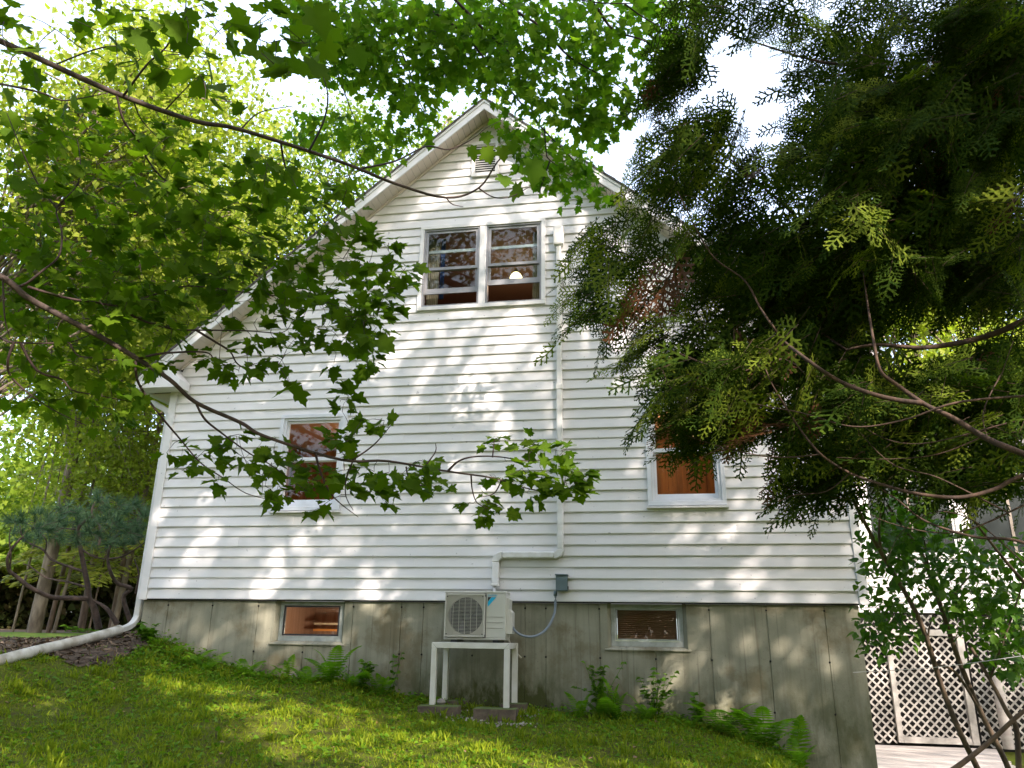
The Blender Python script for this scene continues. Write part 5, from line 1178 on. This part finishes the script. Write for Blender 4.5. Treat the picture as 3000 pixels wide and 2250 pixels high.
# the far wood that reads as one mass
p = np.stack([-46+86*RNG.random(120000), 24+16*RNG.random(120000), np.zeros(120000)], -1); p = p[(p[:, 0] < -1) | (p[:, 0] > 9)]
hmax = 9+3*np.sin(p[:, 0]*.7)+2*np.sin(p[:, 0]*1.9+1); lo = np.where(p[:, 1] < 36, 2.6, -.6); p[:, 2] = lo+(hmax-lo)*RNG.random(len(p))**1.15
V, T = scatter(SMALL, p, unit(rnd(len(p))), rnd(len(p))+np.array([0, -.5, .8]), .42*(.5+RNG.random(len(p))))
tag(stuff(link('distant_woods', arr_mesh('distant_woods', V, T), M['farleaf2'])), 'far woods closing the view behind the nearer trunks', 'woods')

p = np.stack([-40+38*RNG.random(26000), 30+14*RNG.random(26000), -.6+3.6*RNG.random(26000)], -1)
V, T = scatter(SMALL, p, unit(rnd(len(p))), rnd(len(p)), .40*(.5+RNG.random(len(p))))
tag(stuff(link('undergrowth', arr_mesh('undergrowth', V, T), M['understoryshade'])), 'brown-green undergrowth between the far trunks, coloured dark to stand for shade', 'undergrowth')
a = np.radians(80+205*RNG.random(60000)); rr = 26+12*RNG.random(60000); p = np.stack([4+rr*np.sin(a), -6+rr*np.cos(a), -1.5+(7.5+2.5*np.sin(9*a)+2*np.sin(23*a))*RNG.random(60000)**.8], -1)
V, T = scatter(SMALL, p, unit(rnd(len(p))), rnd(len(p)), .7*(.5+RNG.random(len(p))))
tag(stuff(link('unseen_woods', arr_mesh('unseen_woods', V, T), M['shadeleaf'])), 'unseen woods added behind the viewer to block low sky, mirrored in the panes', 'woods')  # unseen leaf ring, added to block low sky and fill the reflections

# ------------------------------------------------------------------ tall unseen trees behind the viewer, crowns shaped to dapple the wall
def shade_tree(base, height, boxes, n, label, seed):
    bz = gz(*base); r = np.random.default_rng(seed); t = thing('shade_tree', (base[0], base[1], bz), label, 'tree', 'shade trees behind the viewer')
    tk = smooth_path([(base[0], base[1], bz-.1), (base[0]+.1, base[1], bz+height*.5), (base[0], base[1], bz+height)], 8); add_tubes('trunk', [(tk, taper(tk, .3, .06))], M['redbark'], t, 12)
    (xa, xb), (ya, yb), (za, zb) = boxes; nc = 150; cc = np.stack([xa+(xb-xa)*r.random(nc), ya+(yb-ya)*r.random(nc), za+(zb-za)*r.random(nc)], -1)
    limbs = []
    for q in cc:
        a = tk[min(len(tk)-1, max(2, int(len(tk)*(q[2]-bz)/height*.75)))]; limbs.append((smooth_path([a, (a+q)/2+np.array([0, 0, .3]), q], 3), np.linspace(.05, .012, 7)))
    add_tubes('limbs', limbs, M['redbark'], t, 5)
    p = cc[r.integers(0, nc, n)]+r.normal(size=(n, 3))*np.array([.75, .6, .5])
    # crown carved open so sunbeams land on chosen wall and lawn spots
    s = p[:, 1]/SUN[1]; wx, wz = p[:, 0]-SUN[0]*s, p[:, 2]-SUN[2]*s
    keep = (wz > -2.1) | (r.random(n) < .9)
    for (x, z, a, b, rot, pr) in GAPS:
        k_ = 1.7 if z < -1.4 else 1.0; c_, s_ = math.cos(rot), math.sin(rot); dx, dz = (wx-x)/k_, (wz-z)/k_
        keep &= ~((((dx*c_+dz*s_)/a)**2+((-dx*s_+dz*c_)/b)**2 < 1) & (r.random(n) < pr))
    p = p[keep & ((p[:, 1] < -9.4) | (p[:, 2] > 9.5))]; q = len(p)
    V, T = scatter(STAR, p, unit(r.normal(size=(q, 3))), r.normal(size=(q, 3))+np.array([0, 0, .6]), .135*(.6+.8*r.random(q)))
    stuff(link('crown', arr_mesh('crown', V, T), M['shadeleaf'], t))
GAPS = [(4.55, 3.15, .95, .22, .85, .93), (4.3, 2.5, .5, .2, .8, .9), (4.2, 5.75, .75, .28, .5, .85), (3.55, 5.4, .5, .2, .8, .8), (4.6, 5.05, .75, .12, .3, .85), (5.7, 1.0, .10, .12, 0, .95), (1.7, .2, .28, .16, .9, .9), (1.72, -.3, .14, .22, .2, .9), (3.1, .05, .22, .3, .8, .85), (3.3, -.2, .35, .16, .7, .85), (3.1, 3.1, .5, .15, .7, .85), (3.0, 1.35, .2, .12, .5, .9), (2.1, 2.75, .4, .16, .8, .85), (1.2, 2.9, .4, .14, .8, .8), (5.05, -.62, .18, .3, .4, .9), (5.35, -.95, .16, .18, .3, .92), (5.72, -.62, .12, .14, .2, .92), (6.4, -.85, .3, .15, .9, .8), (7.25, .25, .13, .1, .4, .92), (5.0, 3.75, .5, .12, .8, .85), (3.5, 3.9, .35, .1, .6, .8), (2.2, .75, .3, .12, .8, .8), (.7, .5, .35, .2, .8, .8), (7.0, -1.15, .2, .12, .4, .85), (6.1, .6, .3, .1, .8, .75), (2.6, -2.3, 1.2, .28, .2, .9), (5.2, -2.7, .9, .25, 0, .9), (.6, -2.0, .7, .16, .1, .9), (7.0, -2.4, .6, .2, 0, .9), (3.8, -3.1, 1.5, .35, 0, .9),
        (-1.26, -3.17, 0.35, 0.1, 0.1, 0.92), (-0.7, -2.89, 0.3, 0.1, 0.1, 0.92), (-0.35, -2.95, 0.35, 0.09, 0.1, 0.92), (0.46, -2.67, 0.25, 0.09, 0.1, 0.92), (1.04, -3.12, 0.45, 0.12, 0.1, 0.92), (1.42, -3.33, 0.45, 0.13, 0.1, 0.92), (1.98, -3.3, 0.55, 0.16, 0.1, 0.92), (2.24, -3.46, 0.6, 0.16, 0.1, 0.92), (2.91, -2.94, 0.3, 0.1, 0.1, 0.92), (3.82, -2.32, 0.22, 0.08, 0.1, 0.92), (4.14, -3.03, 0.22, 0.09, 0.1, 0.92), (4.52, -3.0, 0.25, 0.09, 0.1, 0.92), (-1.21, -4.11, 0.4, 0.12, 0.1, 0.92), (3.04, -1.49, 0.22, 0.07, 0.1, 0.92), (1.43, -2.73, 0.3, 0.07, 0.1, 0.92), (-0.12, -1.0, 0.12, 0.1, 0.1, 0.92), (4.88, -1.27, 0.15, 0.06, 0.1, 0.92), (1.61, -3.58, 0.4, 0.14, 0.1, 0.92), (3.55, -3.18, 0.3, 0.08, 0.1, 0.92)]
shade_tree((8.6, -11.2), 15, ((4.0, 12.0), (-12.6, -9.6), (3.0, 15.0)), 31000, 'tall shade tree standing behind the viewer, outside the picture', 11)
shade_tree((14.6, -11.6), 17, ((10.5, 19.0), (-13.2, -9.8), (3.0, 16.5)), 34000, 'second shade tree behind the viewer, farther right, outside the picture', 12)

shade_tree((-1.5, -11.8), 16, ((-7.0, 4.5), (-13.4, -10.2), (3.0, 15.5)), 16000, 'fourth tree, added unseen behind the viewer at left to be mirrored in the panes', 14)  # added out of view so the panes mirror leaves instead of sky
shade_tree((25.5, -10.5), 15, ((19.0, 31.0), (-12.6, -8.6), (3.0, 14.0)), 16000, 'third tree, added unseen far to the right behind the viewer to shade the lattice', 13)  # added out of view to cast shade on the lattice and sunroom

# ------------------------------------------------------------------ grass, ground cover, gravel, ferns
def scatter_ground(n, x0, x1, y0, y1, dens=None):
    x = x0+(x1-x0)*RNG.random(n); y = y0+(y1-y0)*RNG.random(n); k = ~((x > -.02) & (x < W) & (y > -.02))
    if dens is not None: k &= RNG.random(n) < dens(x, y)
    x, y = x[k], y[k]; return np.stack([x, y, ground_z(x, y)], -1)
def patchy(x, y): return np.clip(.75+.35*np.sin(2.3*x+1.1*y)+.4*np.sin(4.7*x-3.1*y+2)+.3*np.sin(9*x+7*y), .28, 1)
nomulch = lambda x, y: np.where(mulch_keep(x, y), .03, 1.0)
p = scatter_ground(190000, -3.0, 9.2, -4.6, 0, lambda x, y: patchy(x, y)*nomulch(x, y)*.8); q = len(p)
bl = (np.array([(0, .07, 0), (0, -.07, 0), (.6, -.045, .05), (1, 0, -.08)], float), np.array([(0, 1, 2), (0, 2, 3)]))
d = unit(np.array([0, 0, .8])+rnd(q)*.55); V, T = scatter(bl, p-np.array([0, 0, .004]), d, rnd(q), .042*(.4+RNG.random(q)))
tag(stuff(link('grass', arr_mesh('grass', V, T), M['grass'])), 'short thin grass and moss on the sloping lawn', 'grass')
ct = scatter_ground(420, -2.5, 8.5, -4.3, -.25, nomulch); p = np.repeat(ct, 26, 0)+rnd(len(ct)*26)*np.array([.035, .035, 0]); q = len(p); p[:, 2] = ground_z(p[:, 0], p[:, 1])-.005
d = unit(np.array([0, 0, 1.0])+rnd(q)*.42); V, T = scatter((bl[0]*np.array([1, .55, 1.6]), bl[1]), p, d, rnd(q), .085*(.4+.9*RNG.random(q)))
tag(stuff(link('grass_tufts', arr_mesh('grass_tufts', V, T), M['grass'])), 'taller tufts of thin grass standing out of the mossy lawn', 'grass')
def cover_d(x, y):
    wall = np.exp(-np.clip(-y, 0, 9)/.32)*np.where((x > 3.85) & (x < 5.0), .05, 1); left = np.exp(-(((x-.9)/.9)**2+((y+.7)/.6)**2)); return np.clip(.30*patchy(x, y)+.75*wall*(x > -.2)+.8*left, 0, 1)*np.where(mulch_keep(x, y), .06, 1)
p = scatter_ground(64000, -3.0, 9.0, -4.4, 0, cover_d); q = len(p); p[:, 2] += .012+.11*RNG.random(q)**2*np.exp(p[:, 1]/.35)*np.where(p[:, 0] < 3, 1.5, .6)
V, T = scatter(HEART, p, unit(rnd(q)*np.array([1, 1, .25])), np.array([0, 0, 1.0])+rnd(q)*.4, .036*(.5+RNG.random(q)))
tag(stuff(link('ground_cover', arr_mesh('ground_cover', V, T), M['moss'])), 'low leafy ground cover thickest along the foundation', 'ground cover')
p = scatter_ground(1500, -3, 9, -4.2, 0, lambda x, y: .25+0*x); q = len(p); p[:, 2] += .01
V, T = scatter(SMALL, p, unit(rnd(q)*np.array([1, 1, .2])), np.array([0, 0, 1.0])+rnd(q)*.4, .022+.03*RNG.random(q))
tag(stuff(link('leaf_litter', arr_mesh('leaf_litter', V, T), M['litter'])), 'scattered dry leaves lying on the lawn', 'leaf litter')
p = scatter_ground(16000, -5, .7, -2.9, 4.2, lambda x, y: mulch_keep(x, y)*1.0); q = len(p); p[:, 2] += .014+.02*RNG.random(q)
chip = (np.array([(-.5, -.16, 0), (.5, -.12, 0), (.5, .14, .03), (-.5, .16, .05)], float), np.array([(0, 1, 2), (0, 2, 3)]))
V, T = scatter(chip, p, unit(rnd(q)*np.array([1, 1, .35])), np.array([0, 0, 1.0])+rnd(q)*.5, .03+.05*RNG.random(q))
tag(stuff(link('mulch_chips', arr_mesh('mulch_chips', V, T), M['chip'])), 'loose bark chips beside the white drain pipe', 'mulch')
gp = []
for k in range(120):
    a = random.random(); x = 4.15+a*.95+random.gauss(0, .05); y = -.60-.16*a-.10*abs(random.gauss(0, 1)) if random.random() < .75 else -.35+random.gauss(0, .12)
    gp.append((x, y, gz(x, y)+.012))
gp = np.array(gp); q = len(gp)
oc = (np.array([(1, 0, 0), (-1, 0, 0), (0, 1, 0), (0, -1, 0), (0, 0, .8), (0, 0, -.6)], float)*.5, np.array([(0, 2, 4), (2, 1, 4), (1, 3, 4), (3, 0, 4), (2, 0, 5), (1, 2, 5), (3, 1, 5), (0, 3, 5)]))
V, T = scatter(oc, gp, unit(rnd(q)*np.array([1, 1, .3])), np.array([0, 0, 1.0])+rnd(q)*.3, .022+.022*RNG.random(q))
tag(stuff(link('gravel', arr_mesh('gravel', V, T), M['gravelm'])), 'pale gravel spilled around the blocks under the stand', 'gravel')
def frond_mesh(L, seed):
    r = np.random.default_rng(seed); V, F = [], []
    n = 17
    for i in range(n):
        t = i/(n-1); c = np.array([L*t*(1-.12*t), 0, L*(.75*t-.62*t*t)]); w = L*.24*math.sin(math.pi*min(1, .12+t*.88))**.8*(1-.35*t)
        for s in (-1, 1):
            a = np.array([.30, s*1.0, -.18]); a = a/np.linalg.norm(a); e = c+a*w*(.9+.2*r.random()); o = len(V)
            f = np.array([1, 0, .1])*L*.020; m1 = c+(e-c)*.5
            V += [c-f*.7, c+f*.7, m1+f*1.15, e, m1-f*1.15]; F += [(o, o+1, o+2), (o, o+2, o+4), (o+2, o+3, o+4)]
    for i in range(n-1):
        t0, t1 = i/(n-1), (i+1)/(n-1); A = np.array([L*t0*(1-.12*t0), 0, L*(.75*t0-.62*t0*t0)]); B = np.array([L*t1*(1-.12*t1), 0, L*(.75*t1-.62*t1*t1)]); o = len(V); k = np.array([0, L*.006, 0])
        V += [A-k, A+k, B+k, B-k]; F += [(o, o+1, o+2), (o, o+2, o+3)]
    me = arr_mesh('frond', np.array(V), np.array(F)); me.materials.append(M['fern']); return me
FM = [frond_mesh(.42, 1), frond_mesh(.34, 2), frond_mesh(.26, 3)]
def fern(x, y, n, sc, label, seed, upright=.35):
    r = random.Random(seed); z = gz(x, y)-.01; t = thing('fern', (x, y, z), label, 'fern', 'ferns along the foundation')
    for k in range(n):
        o = bpy.data.objects.new('frond', FM[r.randrange(3)]); COL.objects.link(o); o.parent = t; a = 2*math.pi*k/n+r.random()*.6
        if y > -.35 and math.sin(a) > .3: a = -a
        o.rotation_euler = (0, -upright*(.4+r.random()*1.4), a); s = 1.15*sc*(.75+.5*r.random()); o.scale = (s, s, s); o.location = (.02*math.cos(a), .02*math.sin(a), 0)
for i, (x, y, n, sc, lab, up) in enumerate(((2.72, -.28, 11, 1.0, 'bushy fern left of the stand by the foundation', .5), (3.30, -.24, 7, .85, 'fern sprig just left of the stand legs', .6), (1.66, -.25, 7, .8, 'low fern below the left basement window', .4), (1.25, -.42, 8, .75, 'low fern left of the left basement window', .25), (.75, -.35, 7, .7, 'small fern near the downspout end of the foundation', .25), (2.15, -.22, 5, .8, 'upright fern below the left basement window, right side', .9), (5.75, -.24, 9, .8, 'fern at the foot of the tall weed right of the stand', .6), (6.98, -.28, 10, 1.0, 'broad fern below and right of the right basement window', .35), (7.38, -.34, 12, 1.1, 'largest fern near the right end of the foundation', .4), (7.72, -.22, 8, 1.05, 'fern with one tall frond near the right foundation corner', .75), (8.02, -.25, 8, .9, 'rightmost fern at the bottom of the foundation', .4), (6.62, -.45, 6, .6, 'small fern in front of the right basement window', .3),
    (5.90, -.30, 8, 1.0, 'fern with tall fronds just right of the tall weed', .8), (5.52, -.26, 6, .8, 'fern just left of the tall weed', .6), (6.22, -.34, 8, .8, 'fern in front of the branching weed', .6), (7.18, -.52, 9, .85, 'low fern before the broad fern, out on the lawn', .25), (7.62, -.50, 10, .9, 'bushy fern before the largest fern near the corner', .3), (7.92, -.46, 8, .8, 'low fern in front of the rightmost one', .3), (2.48, -.40, 8, .8, 'fern in front of the bushy one left of the stand', .35), (2.98, -.30, 8, .9, 'fern between the bushy fern and the pale weed', .5), (1.92, -.34, 7, .7, 'low fern directly below the left basement window', .3), (1.02, -.36, 7, .7, 'fern halfway between downspout and left basement window', .25), (.50, -.30, 6, .55, 'smallest fern, next to the downspout elbow', .2))):
    fern(x, y, n, sc, lab, 100+i, up)
def weed(x, y, h, ns, label, seed, leaf=.05):
    r = np.random.default_rng(seed); z = gz(x, y)-.02; t = thing('weed_plant', (x, y, z), label, 'plant', 'weeds along the foundation'); P0, D0 = [], []
    for k in range(ns):
        a = r.random()*6.28; e = np.array([x+h*(.15+.4*r.random())*math.cos(a), min(y+.14*math.sin(a), -.06), z+h*(.5+.6*r.random())]); st_ = smooth_path([(x+.02*math.cos(a), y, z), (x+.07*math.cos(a), y+.03*math.sin(a), z+h*.45), e], 4)
        add_tubes('stem', [(st_, taper(st_, .005, .002))], M['weed'], t, 5)
        for i in range(2, len(st_)):
            for s in range(3): P0.append(st_[i]); D0.append(unit(np.array([*r.normal(size=2), .15+.2*r.normal()])))
    P0, D0 = np.array(P0), np.array(D0); q = len(P0)
    V, T = scatter(HEART, P0, D0, np.array([0, 0, 1.0])+r.normal(size=(q, 3))*.35, leaf*(.7+.8*r.random(q)))
    stuff(link('foliage', arr_mesh('foliage', V, T), M['weed'], t))
weed(5.74, -.20, .52, 12, 'tall leafy weed against the foundation right of the stand', 1, .050)
weed(6.31, -.24, .46, 11, 'branching weed under the right basement window', 2, .045)
weed(3.05, -.20, .30, 6, 'pale leafy weed between the fern and the stand', 3, .055)
weed(3.36, -.14, .42, 2, 'single slender weed against the foundation left of the stand', 4, .05)
weed(6.75, -.18, .28, 5, 'low weed right of the right basement window', 5, .055)
weed(.35, -.30, .22, 7, 'low leafy plant beside the downspout elbow', 6, .06)
weed(-.9, .9, .18, 6, 'leafy plant behind the drain pipe', 7, .05)
